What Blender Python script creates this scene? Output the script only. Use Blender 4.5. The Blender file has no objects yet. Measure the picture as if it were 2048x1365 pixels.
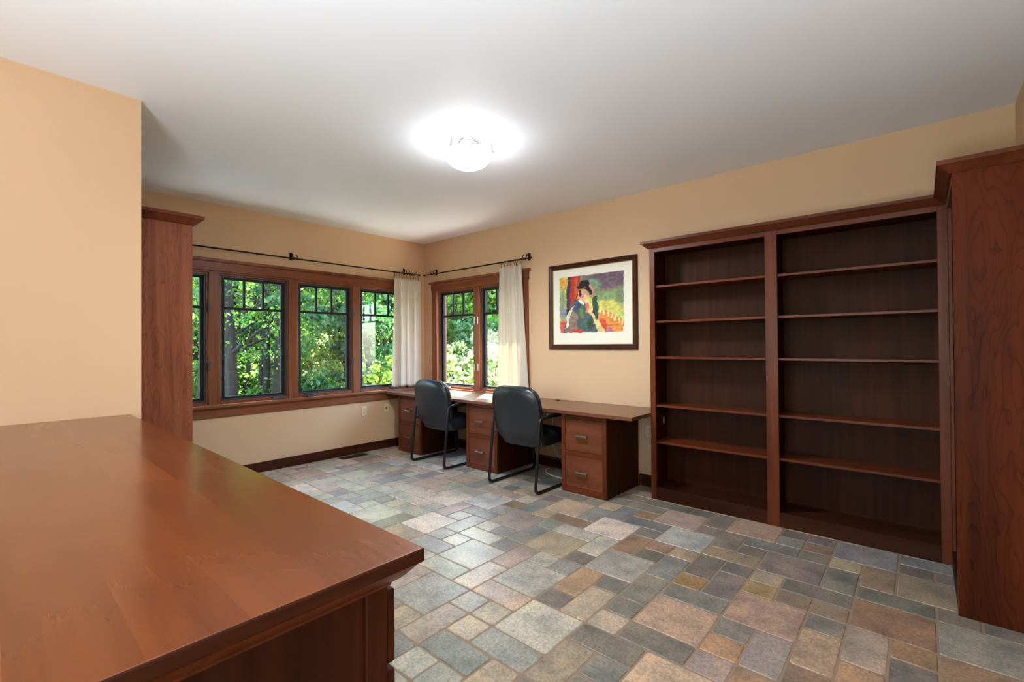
import bpy, bmesh, math, random
import numpy as np
from mathutils import Vector, Matrix, noise as mnoise

random.seed(7)
rng = np.random.default_rng(7)
sc = bpy.context.scene
COL = sc.collection

# ------------------------------------------------------------------ camera
CAM = Vector((5.3681, -4.1749, 1.3527))
YAW, PITCH, ROLL = 0.7232, 0.0088, -0.0072
cyw, syw = math.cos(YAW), math.sin(YAW)
F0 = Vector((-syw, cyw, 0)); R0 = Vector((cyw, syw, 0)); Z0 = Vector((0, 0, 1))
FW = F0 * math.cos(PITCH) + Z0 * math.sin(PITCH)
UP0 = Z0 * math.cos(PITCH) - F0 * math.sin(PITCH)
RT = R0 * math.cos(ROLL) + UP0 * math.sin(ROLL)
UPV = UP0 * math.cos(ROLL) - R0 * math.sin(ROLL)
cam = bpy.data.cameras.new('camera')
cam.sensor_width = 36.0
cam.lens = 928.54 / 2048 * 36.0
cam.clip_start = 0.02
cam.clip_end = 300
camo = bpy.data.objects.new('camera', cam)
COL.objects.link(camo)
m3 = Matrix((RT, UPV, -FW)).transposed()
camo.matrix_world = Matrix.Translation(CAM) @ m3.to_4x4()
sc.camera = camo

# ------------------------------------------------------------------ world, sun, exposure
w = bpy.data.worlds.new('sky'); sc.world = w; w.use_nodes = True
wn = w.node_tree.nodes; wl = w.node_tree.links
sky = wn.new('ShaderNodeTexSky'); sky.sky_type = 'NISHITA'
sky.sun_disc = False; sky.sun_elevation = math.radians(52); sky.sun_rotation = math.radians(-33)
sky.air_density = 1.0; sky.dust_density = 1.5
wl.new(sky.outputs[0], wn['Background'].inputs[0])
wn['Background'].inputs[1].default_value = 2.1
sun = bpy.data.lights.new('sun', 'SUN'); sun.energy = 42.0; sun.angle = math.radians(0.6); sun.color = (1.0, .95, .86)
suno = bpy.data.objects.new('sun', sun); COL.objects.link(suno)
suno.rotation_euler = Vector((.66, -1.0, -1.55)).to_track_quat('-Z', 'Y').to_euler()
suno.location = (-8, 12, 14)

def area(name, loc, direction, sx, sy, energy, color=(1, 1, 1)):
    l = bpy.data.lights.new(name, 'AREA'); l.shape = 'RECTANGLE'; l.size = sx; l.size_y = sy
    l.energy = energy; l.color = color
    o = bpy.data.objects.new(name, l); COL.objects.link(o)
    o.location = loc; o.rotation_euler = Vector(direction).to_track_quat('-Z', 'Z').to_euler()
    return o
# added fill spot behind the camera, throwing light up to the ceiling
ul = bpy.data.lights.new('ceiling_fill', 'SPOT'); ul.energy = 420; ul.shadow_soft_size = .35
ul.spot_size = math.radians(165); ul.spot_blend = 1.0; ul.color = (.84, .93, 1.0)
ulo = bpy.data.objects.new('ceiling_fill', ul); COL.objects.link(ulo); ulo.location = (5.2, -5.4, .8)
ulo.rotation_euler = Vector((.05, .1, 1)).to_track_quat('-Z', 'Y').to_euler()
area('added_rear_fill', (3.9, -10.15, 1.55), (-.05, .9, .25), 2.9, 1.9, 10, (.86, .93, 1.0))  # area fill light added outside the assumed, unseen window behind the camera
sc.view_settings.view_transform = 'Standard'
sc.view_settings.look = 'None'
sc.view_settings.gamma = 1.0
sc.view_settings.use_curve_mapping = False
sc.view_settings.exposure = 1.2
sc.cycles.max_bounces = 10
sc.cycles.diffuse_bounces = 6
sc.cycles.transparent_max_bounces = 12
sc.cycles.caustics_refractive = False
sc.cycles.caustics_reflective = False
sc.cycles.sample_clamp_indirect = 6.0

# ------------------------------------------------------------------ materials
def lin(c):
    return tuple(((v / 255) / 12.92 if v / 255 <= .04045 else ((v / 255 + .055) / 1.055) ** 2.4) for v in c) + (1,)
def mat(name):
    m = bpy.data.materials.new(name); m.use_nodes = True
    return m, m.node_tree.nodes, m.node_tree.links, m.node_tree.nodes['Principled BSDF']
def plain(name, rgb, rough=.5, metal=0, spec=.5, coat=0):
    m, n, l, b = mat(name)
    b.inputs['Base Color'].default_value = lin(rgb); b.inputs['Roughness'].default_value = rough
    b.inputs['Metallic'].default_value = metal; b.inputs['Specular IOR Level'].default_value = spec
    b.inputs['Coat Weight'].default_value = coat
    return m
def paint(name, rgb, rough=.55, bump=.02, scale=220):
    m, n, l, b = mat(name)
    tc = n.new('ShaderNodeTexCoord')
    nz = n.new('ShaderNodeTexNoise'); nz.inputs['Scale'].default_value = 1.3; nz.inputs['Detail'].default_value = 3
    rp = n.new('ShaderNodeValToRGB')
    c = lin(rgb)
    rp.color_ramp.elements[0].color = tuple(v * .97 for v in c[:3]) + (1,)
    rp.color_ramp.elements[1].color = tuple(min(1, v * 1.03) for v in c[:3]) + (1,)
    l.new(tc.outputs['Object'], nz.inputs['Vector']); l.new(nz.outputs['Fac'], rp.inputs[0]); l.new(rp.outputs[0], b.inputs['Base Color'])
    n2 = n.new('ShaderNodeTexNoise'); n2.inputs['Scale'].default_value = scale; n2.inputs['Detail'].default_value = 4
    bp = n.new('ShaderNodeBump'); bp.inputs['Strength'].default_value = bump * 4; bp.inputs['Distance'].default_value = .002
    l.new(tc.outputs['Object'], n2.inputs['Vector']); l.new(n2.outputs['Fac'], bp.inputs['Height']); l.new(bp.outputs[0], b.inputs['Normal'])
    b.inputs['Roughness'].default_value = rough; b.inputs['Specular IOR Level'].default_value = .3
    return m
def wood(name, dark, mid, light, axis='x', rough=.33, cathedral=0.0, plank=None, scale=1.0, coat=.0, figure=.35, spec=.18):
    """stained cherry; axis = direction of the grain in object space; plank=(axis, width)"""
    m, n, l, b = mat(name)
    tc = n.new('ShaderNodeTexCoord')
    src = tc.outputs['Object']
    if plank:
        sx = n.new('ShaderNodeSeparateXYZ'); l.new(src, sx.inputs[0])
        dv = n.new('ShaderNodeMath'); dv.operation = 'DIVIDE'; dv.inputs[1].default_value = plank[1]
        l.new(sx.outputs['xyz'.index(plank[0])], dv.inputs[0])
        fl = n.new('ShaderNodeMath'); fl.operation = 'FLOOR'; l.new(dv.outputs[0], fl.inputs[0])
        wh = n.new('ShaderNodeTexWhiteNoise'); wh.noise_dimensions = '1D'; l.new(fl.outputs[0], wh.inputs['W'])
        ad = n.new('ShaderNodeVectorMath'); ad.operation = 'MULTIPLY_ADD'
        l.new(wh.outputs['Color'], ad.inputs[0]); ad.inputs[1].default_value = (7, 7, 7); l.new(src, ad.inputs[2])
        src = ad.outputs[0]
    mp = n.new('ShaderNodeMapping')
    s = [22 * scale] * 3; s['xyz'.index(axis)] = 1.1 * scale
    mp.inputs['Scale'].default_value = s
    l.new(src, mp.inputs['Vector'])
    n1 = n.new('ShaderNodeTexNoise'); n1.inputs['Scale'].default_value = 1.0; n1.inputs['Detail'].default_value = 8
    n1.inputs['Roughness'].default_value = .62; n1.inputs['Distortion'].default_value = .4
    l.new(mp.outputs[0], n1.inputs['Vector'])
    # broad figure
    mp2 = n.new('ShaderNodeMapping'); s2 = [3.5 * scale] * 3; s2['xyz'.index(axis)] = .9 * scale
    mp2.inputs['Scale'].default_value = s2; l.new(src, mp2.inputs['Vector'])
    n2 = n.new('ShaderNodeTexNoise'); n2.inputs['Scale'].default_value = 1.0; n2.inputs['Detail'].default_value = 3
    n2.inputs['Distortion'].default_value = .35
    l.new(mp2.outputs[0], n2.inputs['Vector'])
    mx = n.new('ShaderNodeMix'); mx.data_type = 'FLOAT'; mx.inputs[0].default_value = figure
    l.new(n1.outputs['Fac'], mx.inputs[2]); l.new(n2.outputs['Fac'], mx.inputs[3])
    fac = mx.outputs[0]
    if cathedral:
        # contour lines of a slow noise: cathedral arches
        mp3 = n.new('ShaderNodeMapping'); s3 = [6.5] * 3; s3['xyz'.index(axis)] = 1.3
        mp3.inputs['Scale'].default_value = s3; l.new(src, mp3.inputs['Vector'])
        n3 = n.new('ShaderNodeTexNoise'); n3.inputs['Scale'].default_value = 1.0; n3.inputs['Detail'].default_value = 2.5; n3.inputs['Roughness'].default_value = .42
        l.new(mp3.outputs[0], n3.inputs['Vector'])
        mu = n.new('ShaderNodeMath'); mu.operation = 'MULTIPLY'; mu.inputs[1].default_value = 20
        l.new(n3.outputs['Fac'], mu.inputs[0])
        fr = n.new('ShaderNodeMath'); fr.operation = 'FRACT'; l.new(mu.outputs[0], fr.inputs[0])
        pw = n.new('ShaderNodeMath'); pw.operation = 'POWER'; pw.inputs[1].default_value = 7; l.new(fr.outputs[0], pw.inputs[0])
        ms = n.new('ShaderNodeMath'); ms.operation = 'MULTIPLY'; ms.inputs[1].default_value = cathedral; l.new(pw.outputs[0], ms.inputs[0])
        sb = n.new('ShaderNodeMath'); sb.operation = 'SUBTRACT'; l.new(fac, sb.inputs[0]); l.new(ms.outputs[0], sb.inputs[1])
        fac = sb.outputs[0]
    rp = n.new('ShaderNodeValToRGB'); e = rp.color_ramp.elements
    e[0].position = .28; e[0].color = lin(dark); e[1].position = .72; e[1].color = lin(light)
    k = e.new(.5); k.color = lin(mid)
    l.new(fac, rp.inputs[0])
    colout = rp.outputs[0]
    if plank:
        hs = n.new('ShaderNodeHueSaturation'); l.new(rp.outputs[0], hs.inputs['Color'])
        mr = n.new('ShaderNodeMapRange'); mr.inputs[3].default_value = .92; mr.inputs[4].default_value = 1.08
        l.new(wh.outputs['Value'], mr.inputs[0]); l.new(mr.outputs[0], hs.inputs['Value'])
        colout = hs.outputs[0]
    l.new(colout, b.inputs['Base Color'])
    bp = n.new('ShaderNodeBump'); bp.inputs['Strength'].default_value = .12; bp.inputs['Distance'].default_value = .001
    l.new(n1.outputs['Fac'], bp.inputs['Height']); l.new(bp.outputs[0], b.inputs['Normal'])
    rr = n.new('ShaderNodeMapRange'); rr.inputs[3].default_value = rough * .85; rr.inputs[4].default_value = rough * 1.2
    l.new(n2.outputs['Fac'], rr.inputs[0]); l.new(rr.outputs[0], b.inputs['Roughness'])
    b.inputs['Coat Weight'].default_value = coat; b.inputs['Coat Roughness'].default_value = .18
    b.inputs['Specular IOR Level'].default_value = spec
    return m

M = {}
M['wall'] = paint('wall_paint', (206, 175, 142), .6)
M['ceil'] = paint('ceiling_paint', (236, 241, 248), .7, .03, 90)
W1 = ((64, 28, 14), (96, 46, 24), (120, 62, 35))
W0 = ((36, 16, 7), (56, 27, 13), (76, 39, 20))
M['wx'] = wood('cherry_grain_x', *W1, axis='x')
M['wy'] = wood('cherry_grain_y', *W1, axis='y')
M['wz'] = wood('cherry_grain_z', *W1, axis='z')
M['tx'] = wood('window_trim_grain_x', (92, 50, 33), (126, 76, 52), (150, 98, 70), axis='x')
M['ty'] = wood('window_trim_grain_y', (92, 50, 33), (126, 76, 52), (150, 98, 70), axis='y')
M['tz'] = wood('window_trim_grain_z', (92, 50, 33), (126, 76, 52), (150, 98, 70), axis='z')
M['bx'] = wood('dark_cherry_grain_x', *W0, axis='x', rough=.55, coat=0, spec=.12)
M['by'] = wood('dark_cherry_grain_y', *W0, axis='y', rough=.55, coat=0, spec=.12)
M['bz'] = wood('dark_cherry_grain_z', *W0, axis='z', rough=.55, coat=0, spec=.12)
M['cath'] = wood('figured_cherry_panel', (44, 16, 6), (82, 34, 14), (104, 46, 20), axis='z', cathedral=.15, rough=.42, figure=.5, coat=0, spec=.08)
M['cathl'] = wood('figured_cherry_end', (88, 46, 32), (124, 72, 50), (146, 92, 68), axis='z', cathedral=.12, rough=.45, figure=.4, coat=0, spec=.2)
M['top'] = wood('worktop_boards_x', (86, 40, 15), (106, 53, 22), (120, 64, 29), axis='x', plank=('y', .118), rough=.26, figure=.45, coat=.45, spec=.2)
M['desk'] = wood('desk_boards_x', (84, 46, 32), (114, 68, 50), (134, 86, 66), axis='x', plank=('y', .17), rough=.32, figure=.5, coat=.25, spec=.35)
M['drw'] = wood('drawer_front_grain_x', (78, 40, 25), (110, 62, 41), (134, 82, 56), axis='x', cathedral=.12, rough=.3, figure=.6)
M['sash'] = plain('dark_bronze_sash', (26, 23, 24), .6, 0, .3)
M['screen'] = plain('grey_screen_frame', (58, 62, 70), .45, .2)
M['rim'] = plain('nickel_rim', (120, 120, 124), .5, .3)
M['rod'] = plain('oiled_bronze', (40, 28, 22), .45, .7)
M['pewter'] = plain('pewter_handle', (150, 138, 138), .32, .9)
M['chrome'] = plain('brushed_nickel', (170, 170, 172), .28, 1)
M['leather'] = None
M['tube'] = plain('black_powder_coat', (26, 28, 32), .38, .3)
M['arm'] = plain('black_arm_pad', (18, 19, 21), .45)
M['plate'] = plain('ivory_plate', (222, 206, 170), .4)
M['slot'] = plain('dark_slot', (30, 26, 22), .6)
M['cable'] = plain('pale_cable', (232, 226, 208), .5)
M['mat'] = plain('mat_board', (226, 226, 214), .8)
M['gold'] = plain('gold_fillet', (176, 132, 72), .4, .5)
M['frame'] = wood('picture_frame_wood', (40, 22, 16), (66, 38, 28), (84, 52, 38), axis='x', rough=.3)
M['bounce'] = paint('pale_bounce_slab', (196, 190, 180), .8, .1, 60)
M['ground'] = paint('forest_floor', (70, 76, 42), .9, .1, 8)
M['ext'] = paint('sun_cutoff_board', (120, 110, 96), .8)

def leather():
    m, n, l, b = mat('black_leather')
    b.inputs['Base Color'].default_value = lin((24, 29, 35)); b.inputs['Roughness'].default_value = .34
    b.inputs['Specular IOR Level'].default_value = .6
    tc = n.new('ShaderNodeTexCoord'); v = n.new('ShaderNodeTexVoronoi'); v.inputs['Scale'].default_value = 260
    z = n.new('ShaderNodeTexNoise'); z.inputs['Scale'].default_value = 9; z.inputs['Detail'].default_value = 2
    l.new(tc.outputs['Object'], v.inputs['Vector']); l.new(tc.outputs['Object'], z.inputs['Vector'])
    b1 = n.new('ShaderNodeBump'); b1.inputs['Strength'].default_value = .12; b1.inputs['Distance'].default_value = .0006
    b2 = n.new('ShaderNodeBump'); b2.inputs['Strength'].default_value = .12; b2.inputs['Distance'].default_value = .01
    l.new(z.outputs['Fac'], b2.inputs['Height']); l.new(b2.outputs[0], b1.inputs['Normal'])
    l.new(v.outputs['Distance'], b1.inputs['Height']); l.new(b1.outputs[0], b.inputs['Normal'])
    return m
M['leather'] = leather()
def fabric():
    m, n, l, b = mat('cream_linen')
    b.inputs['Base Color'].default_value = lin((214, 206, 192)); b.inputs['Roughness'].default_value = .9
    tr = n.new('ShaderNodeBsdfTranslucent'); tr.inputs[0].default_value = lin((214, 204, 186))
    mx = n.new('ShaderNodeMixShader'); mx.inputs[0].default_value = .22
    out = n['Material Output']
    l.new(b.outputs[0], mx.inputs[1]); l.new(tr.outputs[0], mx.inputs[2]); l.new(mx.outputs[0], out.inputs[0])
    tc = n.new('ShaderNodeTexCoord'); wv = n.new('ShaderNodeTexNoise'); wv.inputs['Scale'].default_value = 400
    bp = n.new('ShaderNodeBump'); bp.inputs['Strength'].default_value = .1; bp.inputs['Distance'].default_value = .001
    l.new(tc.outputs['Object'], wv.inputs['Vector']); l.new(wv.outputs['Fac'], bp.inputs['Height']); l.new(bp.outputs[0], b.inputs['Normal'])
    return m
M['linen'] = fabric()
def glass():
    m, n, l, b = mat('window_glass')
    tr = n.new('ShaderNodeBsdfTransparent'); tr.inputs[0].default_value = (.93, .96, .95, 1)
    gl = n.new('ShaderNodeBsdfGlossy'); gl.inputs['Roughness'].default_value = .02
    ge = n.new('ShaderNodeNewGeometry')
    dt = n.new('ShaderNodeVectorMath'); dt.operation = 'DOT_PRODUCT'; l.new(ge.outputs['Incoming'], dt.inputs[0]); l.new(ge.outputs['Normal'], dt.inputs[1])
    ab = n.new('ShaderNodeMath'); ab.operation = 'ABSOLUTE'; l.new(dt.outputs['Value'], ab.inputs[0])
    on = n.new('ShaderNodeMath'); on.operation = 'SUBTRACT'; on.inputs[0].default_value = 1; l.new(ab.outputs[0], on.inputs[1])
    pw = n.new('ShaderNodeMath'); pw.operation = 'POWER'; pw.inputs[1].default_value = 5; l.new(on.outputs[0], pw.inputs[0])
    fr = n.new('ShaderNodeMath'); fr.operation = 'MULTIPLY_ADD'; fr.inputs[1].default_value = .96; fr.inputs[2].default_value = .04; l.new(pw.outputs[0], fr.inputs[0])
    mx = n.new('ShaderNodeMixShader')
    l.new(fr.outputs[0], mx.inputs[0]); l.new(tr.outputs[0], mx.inputs[1]); l.new(gl.outputs[0], mx.inputs[2])
    l.new(mx.outputs[0], n['Material Output'].inputs[0])
    return m
M['glass'] = glass()
def emis(name, col, s):
    m, n, l, b = mat(name)
    b.inputs['Base Color'].default_value = (.9, .9, .9, 1); b.inputs['Roughness'].default_value = .25
    b.inputs['Emission Color'].default_value = col; b.inputs['Emission Strength'].default_value = s
    return m
M['bowl'] = emis('frosted_glass_lit', (.92, .96, 1, 1), 20)
M['bowl_in'] = plain('frosted_glass_inside', (235, 235, 232), .6)
def attr_mat(name, attr, rough=.5, extra=None):
    m, n, l, b = mat(name)
    a = n.new('ShaderNodeAttribute'); a.attribute_name = attr
    l.new(a.outputs['Color'], b.inputs['Base Color']); b.inputs['Roughness'].default_value = rough
    return m, n, l, b, a
m, n, l, b, a = attr_mat('print_ink', 'Col', .7); b.inputs['Specular IOR Level'].default_value = .2; M['art'] = m
# slate-look tiles: per-tile colour attribute, mottling that runs through each tile
m, n, l, b, a = attr_mat('slate_look_tile', 'Col', .42)
tc = n.new('ShaderNodeTexCoord'); off = n.new('ShaderNodeVectorMath'); off.operation = 'MULTIPLY_ADD'
l.new(a.outputs['Color'], off.inputs[0]); off.inputs[1].default_value = (31, 17, 43); l.new(tc.outputs['Object'], off.inputs[2])
n1 = n.new('ShaderNodeTexNoise'); n1.inputs['Scale'].default_value = 7; n1.inputs['Detail'].default_value = 7; n1.inputs['Roughness'].default_value = .6
n2 = n.new('ShaderNodeTexNoise'); n2.inputs['Scale'].default_value = 75; n2.inputs['Detail'].default_value = 6; n2.inputs['Roughness'].default_value = .75
l.new(off.outputs[0], n1.inputs['Vector']); l.new(off.outputs[0], n2.inputs['Vector'])
hs = n.new('ShaderNodeMix'); hs.data_type = 'RGBA'; hs.blend_type = 'MULTIPLY'; hs.inputs[0].default_value = 1.0
r1 = n.new('ShaderNodeValToRGB'); e = r1.color_ramp.elements
e[0].position = .33; e[0].color = (.66, .68, .70, 1); e[1].position = .68; e[1].color = (1.3, 1.2, 1.06, 1)
k = e.new(.5); k.color = (.98, .98, 1.0, 1)
l.new(n1.outputs['Fac'], r1.inputs[0]); l.new(a.outputs['Color'], hs.inputs[6]); l.new(r1.outputs[0], hs.inputs[7])
h2 = n.new('ShaderNodeMix'); h2.data_type = 'RGBA'; h2.blend_type = 'MULTIPLY'; h2.inputs[0].default_value = .85
r2 = n.new('ShaderNodeValToRGB'); e = r2.color_ramp.elements
e[0].position = .36; e[0].color = (.5, .5, .5, 1); e[1].position = .6; e[1].color = (1.15, 1.13, 1.1, 1)
l.new(n2.outputs['Fac'], r2.inputs[0]); l.new(hs.outputs[2], h2.inputs[6]); l.new(r2.outputs[0], h2.inputs[7])
l.new(h2.outputs[2], b.inputs['Base Color'])
bp = n.new('ShaderNodeBump'); bp.inputs['Strength'].default_value = .35; bp.inputs['Distance'].default_value = .003
l.new(n1.outputs['Fac'], bp.inputs['Height']); l.new(bp.outputs[0], b.inputs['Normal'])
rr = n.new('ShaderNodeMapRange'); rr.inputs[3].default_value = .24; rr.inputs[4].default_value = .42
l.new(n2.outputs['Fac'], rr.inputs[0]); l.new(rr.outputs[0], b.inputs['Roughness'])
M['tile'] = m
M['grout'] = paint('tan_grout', (146, 126, 106), .85, .1, 300)
# leaves
def leafmat(name, transl):
    m, n, l, b, a = attr_mat(name, 'Col', .55)
    tr = n.new('ShaderNodeBsdfTranslucent')
    g = n.new('ShaderNodeMix'); g.data_type = 'RGBA'; g.blend_type = 'MULTIPLY'; g.inputs[0].default_value = 1
    g.inputs[7].default_value = (1.12, 1.15, .62, 1)
    l.new(a.outputs['Color'], g.inputs[6]); l.new(g.outputs[2], tr.inputs[0])
    mx = n.new('ShaderNodeMixShader'); mx.inputs[0].default_value = transl
    l.new(b.outputs[0], mx.inputs[1]); l.new(tr.outputs[0], mx.inputs[2]); l.new(mx.outputs[0], n['Material Output'].inputs[0])
    b.inputs['Specular IOR Level'].default_value = .5
    return m
M['leaf'] = leafmat('leaf', .55)
def bark():
    m, n, l, b = mat('bark')
    tc = n.new('ShaderNodeTexCoord'); mp = n.new('ShaderNodeMapping'); mp.inputs['Scale'].default_value = (14, 14, 2.5)
    z = n.new('ShaderNodeTexNoise'); z.inputs['Detail'].default_value = 6; z.inputs['Scale'].default_value = 1.2
    rp = n.new('ShaderNodeValToRGB'); rp.color_ramp.elements[0].position = .3; rp.color_ramp.elements[1].position = .7
    rp.color_ramp.elements[0].color = lin((15, 12, 9)); rp.color_ramp.elements[1].color = lin((56, 45, 34))
    bp = n.new('ShaderNodeBump'); bp.inputs['Distance'].default_value = .03; bp.inputs['Strength'].default_value = .8
    l.new(tc.outputs['Object'], mp.inputs[0]); l.new(mp.outputs[0], z.inputs['Vector']); l.new(z.outputs['Fac'], rp.inputs[0])
    l.new(rp.outputs[0], b.inputs['Base Color']); l.new(z.outputs['Fac'], bp.inputs['Height']); l.new(bp.outputs[0], b.inputs['Normal'])
    b.inputs['Roughness'].default_value = .9
    return m
M['bark'] = bark()

# ------------------------------------------------------------------ mesh helpers
class MB:
    def __init__(s): s.bm = bmesh.new(); s.mats = []
    def mi(s, m):
        if m not in s.mats: s.mats.append(m)
        return s.mats.index(m)
    def box(s, x0, x1, y0, y1, z0, z1, bev=0.0, m=None, seg=1, mtx=None):
        t = bmesh.new()
        bmesh.ops.create_cube(t, size=1)
        for v in t.verts:
            v.co = Vector(((x0 + x1) / 2 + v.co.x * (x1 - x0), (y0 + y1) / 2 + v.co.y * (y1 - y0), (z0 + z1) / 2 + v.co.z * (z1 - z0)))
        if bev > 0:
            bmesh.ops.bevel(t, geom=list(t.edges), offset=bev, segments=seg, affect='EDGES', profile=.5)
        s.add(t, m, mtx)
        return s
    def add(s, t, m=None, mtx=None, smooth=False):
        if mtx is not None: bmesh.ops.transform(t, matrix=mtx, verts=t.verts)
        me = bpy.data.meshes.new('t'); 
        i = s.mi(m) if m is not None else 0
        for f in t.faces:
            f.material_index = i
            if smooth: f.smooth = True
        t.to_mesh(me); t.free(); s.bm.from_mesh(me); bpy.data.meshes.remove(me)
    def prism(s, poly, axis, a0, a1, m=None, smooth=False):
        """poly: list of 2D points in the plane of the other two axes (cyclic order), extruded along axis"""
        t = bmesh.new(); oth = [i for i in range(3) if i != 'xyz'.index(axis)]
        rings = []
        for a in (a0, a1):
            r = []
            for p in poly:
                c = [0, 0, 0]; c['xyz'.index(axis)] = a; c[oth[0]] = p[0]; c[oth[1]] = p[1]
                r.append(t.verts.new(c))
            rings.append(r)
        k = len(poly)
        for i in range(k): t.faces.new((rings[0][i], rings[0][(i + 1) % k], rings[1][(i + 1) % k], rings[1][i]))
        t.faces.new(rings[0][::-1]); t.faces.new(rings[1])
        bmesh.ops.recalc_face_normals(t, faces=t.faces)
        s.add(t, m, None, smooth)
        return s
    def sweep_mitre(s, path, prof, m=None):
        """path: list of (pos, outward dir) in XY; prof: list of (out, z); open run with mitred corners"""
        t = bmesh.new(); rings = []
        for (p, d) in path:
            rings.append([t.verts.new((p[0] + d[0] * o, p[1] + d[1] * o, z)) for o, z in prof])
        k = len(prof)
        for a, b in zip(rings, rings[1:]):
            for i in range(k): t.faces.new((a[i], a[(i + 1) % k], b[(i + 1) % k], b[i]))
        t.faces.new(rings[0][::-1]); t.faces.new(rings[-1])
        bmesh.ops.recalc_face_normals(t, faces=t.faces)
        s.add(t, m)
        return s
    def tube(s, pts, r, seg=10, m=None, cap=True, closed=False):
        t = bmesh.new(); pts = [Vector(p) for p in pts]; n_ = len(pts)
        rr = r if isinstance(r, (list, tuple)) else [r] * n_
        prev = None; rings = []
        for i, p in enumerate(pts):
            if closed: d = (pts[(i + 1) % n_] - pts[i - 1])
            else: d = pts[min(i + 1, n_ - 1)] - pts[max(i - 1, 0)]
            d.normalize()
            if prev is None:
                a = Vector((0, 0, 1)) if abs(d.z) < .9 else Vector((1, 0, 0))
                u = d.cross(a).normalized()
            else:
                u = (prev - d * prev.dot(d)).normalized()
            prev = u; v = d.cross(u)
            rings.append([t.verts.new(p + (u * math.cos(2 * math.pi * k / seg) + v * math.sin(2 * math.pi * k / seg)) * rr[i]) for k in range(seg)])
        last = n_ if closed else n_ - 1
        for i in range(last):
            a, b_ = rings[i], rings[(i + 1) % n_]
            for k in range(seg): t.faces.new((a[k], a[(k + 1) % seg], b_[(k + 1) % seg], b_[k]))
        if cap and not closed: t.faces.new(rings[0][::-1]); t.faces.new(rings[-1])
        bmesh.ops.recalc_face_normals(t, faces=t.faces)
        s.add(t, m, None, True)
        return s
    def lathe(s, prof, c, seg=32, m=None, smooth=True):
        t = bmesh.new(); rings = []
        for r, z in prof:
            if r < 1e-5: rings.append([t.verts.new((c[0], c[1], c[2] + z))])
            else: rings.append([t.verts.new((c[0] + r * math.cos(2 * math.pi * k / seg), c[1] + r * math.sin(2 * math.pi * k / seg), c[2] + z)) for k in range(seg)])
        for a, b_ in zip(rings, rings[1:]):
            for k in range(seg):
                q = [a[k % len(a)], a[(k + 1) % len(a)], b_[(k + 1) % len(b_)], b_[k % len(b_)]]
                u = []
                for v in q:
                    if v not in u: u.append(v)
                if len(u) > 2: t.faces.new(u)
        bmesh.ops.recalc_face_normals(t, faces=t.faces)
        s.add(t, m, None, smooth)
        return s
    def build(s, name, m=None, parent=None, loc=(0, 0, 0)):
        me = bpy.data.meshes.new(name); s.bm.to_mesh(me); s.bm.free()
        if s.mats:
            for q in s.mats: me.materials.append(q)
        elif m: me.materials.append(m)
        o = bpy.data.objects.new(name, me); COL.objects.link(o)
        if parent: o.parent = parent
        return o
def tag(o, label=None, cat=None, group=None, kind=None):
    if label: o['label'] = label
    if cat: o['category'] = cat
    if group: o['group'] = group
    if kind: o['kind'] = kind
    return o
def empty(name, loc=(0, 0, 0), rz=0):
    """an Empty at the thing's base; children are authored in the Empty's local frame"""
    o = bpy.data.objects.new(name, None); COL.objects.link(o); o.location = loc; o.rotation_euler = (0, 0, rz)
    o.empty_display_size = .1
    return o
def copy_tree(o, parent=None):
    c = o.copy(); COL.objects.link(c)
    if parent: c.parent = parent
    for ch in list(o.children): copy_tree(ch, c)
    return c
def shift(o, d):
    """move a mesh part that was authored in world space into the local frame of its thing"""
    o.data.transform(Matrix.Translation(-Vector(d)))
    return o
def bx(name, m, parent, x0, x1, y0, y1, z0, z1, bev=.002, base=(0, 0, 0), seg=1):
    mb = MB(); mb.box(x0 - base[0], x1 - base[0], y0 - base[1], y1 - base[1], z0 - base[2], z1 - base[2], bev, seg=seg)
    return mb.build(name, m, parent)

class Thing:
    def __init__(s, name, base, label=None, cat=None, group=None, kind=None):
        s.base = Vector(base); s.root = empty(name, base); tag(s.root, label, cat, group, kind)
    def part(s, name, mb, m=None, parent=None):
        o = mb.build(name, m, parent or s.root); o.data.transform(Matrix.Translation(-s.base)); return o
    def box(s, name, m, x0, x1, y0, y1, z0, z1, bev=.002, parent=None, seg=1):
        mb = MB(); mb.box(x0, x1, y0, y1, z0, z1, bev, seg=seg); return s.part(name, mb, m, parent)

H = 2.814
XR = 5.813          # right wall
XC, YC = 1.926, -3.571   # outside corner of the partition
YB = -10.0           # wall behind the camera
# openings
WA = dict(y0=-3.435, y1=-.28, z0=.768, z1=2.128)
WB = dict(x0=.29, x1=1.86, z0=.768, z1=2.12)

# ------------------------------------------------------------------ room shell
def wall_with_hole(name, axis, p0, p1, a0, a1, z0, z1, holes, m):
    """wall slab normal to axis between p0 and p1; spans a0..a1 along the other axis"""
    mb = MB()
    hs = sorted(holes)
    cur = a0
    def bb(u0, u1, w0, w1):
        if u1 - u0 < 1e-4 or w1 - w0 < 1e-4: return
        if axis == 'x': mb.box(p0, p1, u0, u1, w0, w1)
        else: mb.box(u0, u1, p0, p1, w0, w1)
    for (h0, h1, hz0, hz1) in hs:
        bb(cur, h0, z0, z1); bb(h0, h1, z0, hz0); bb(h0, h1, hz1, z1); cur = h1
    bb(cur, a1, z0, z1)
    o = mb.build(name, m); tag(o, kind='structure'); return o
wall_with_hole('wall_left', 'x', -.16, 0, YC - .0, .16, -.3, H, [(WA['y0'], WA['y1'], WA['z0'] - .03, WA['z1'])], M['wall'])
wall_with_hole('wall_back', 'y', 0, .16, 0, XR, -.3, H, [(WB['x0'], WB['x1'], WB['z0'] - .03, WB['z1'])], M['wall'])
wall_with_hole('wall_right', 'x', XR, XR + .12, YB, .16, -.3, H, [], M['wall'])
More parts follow.
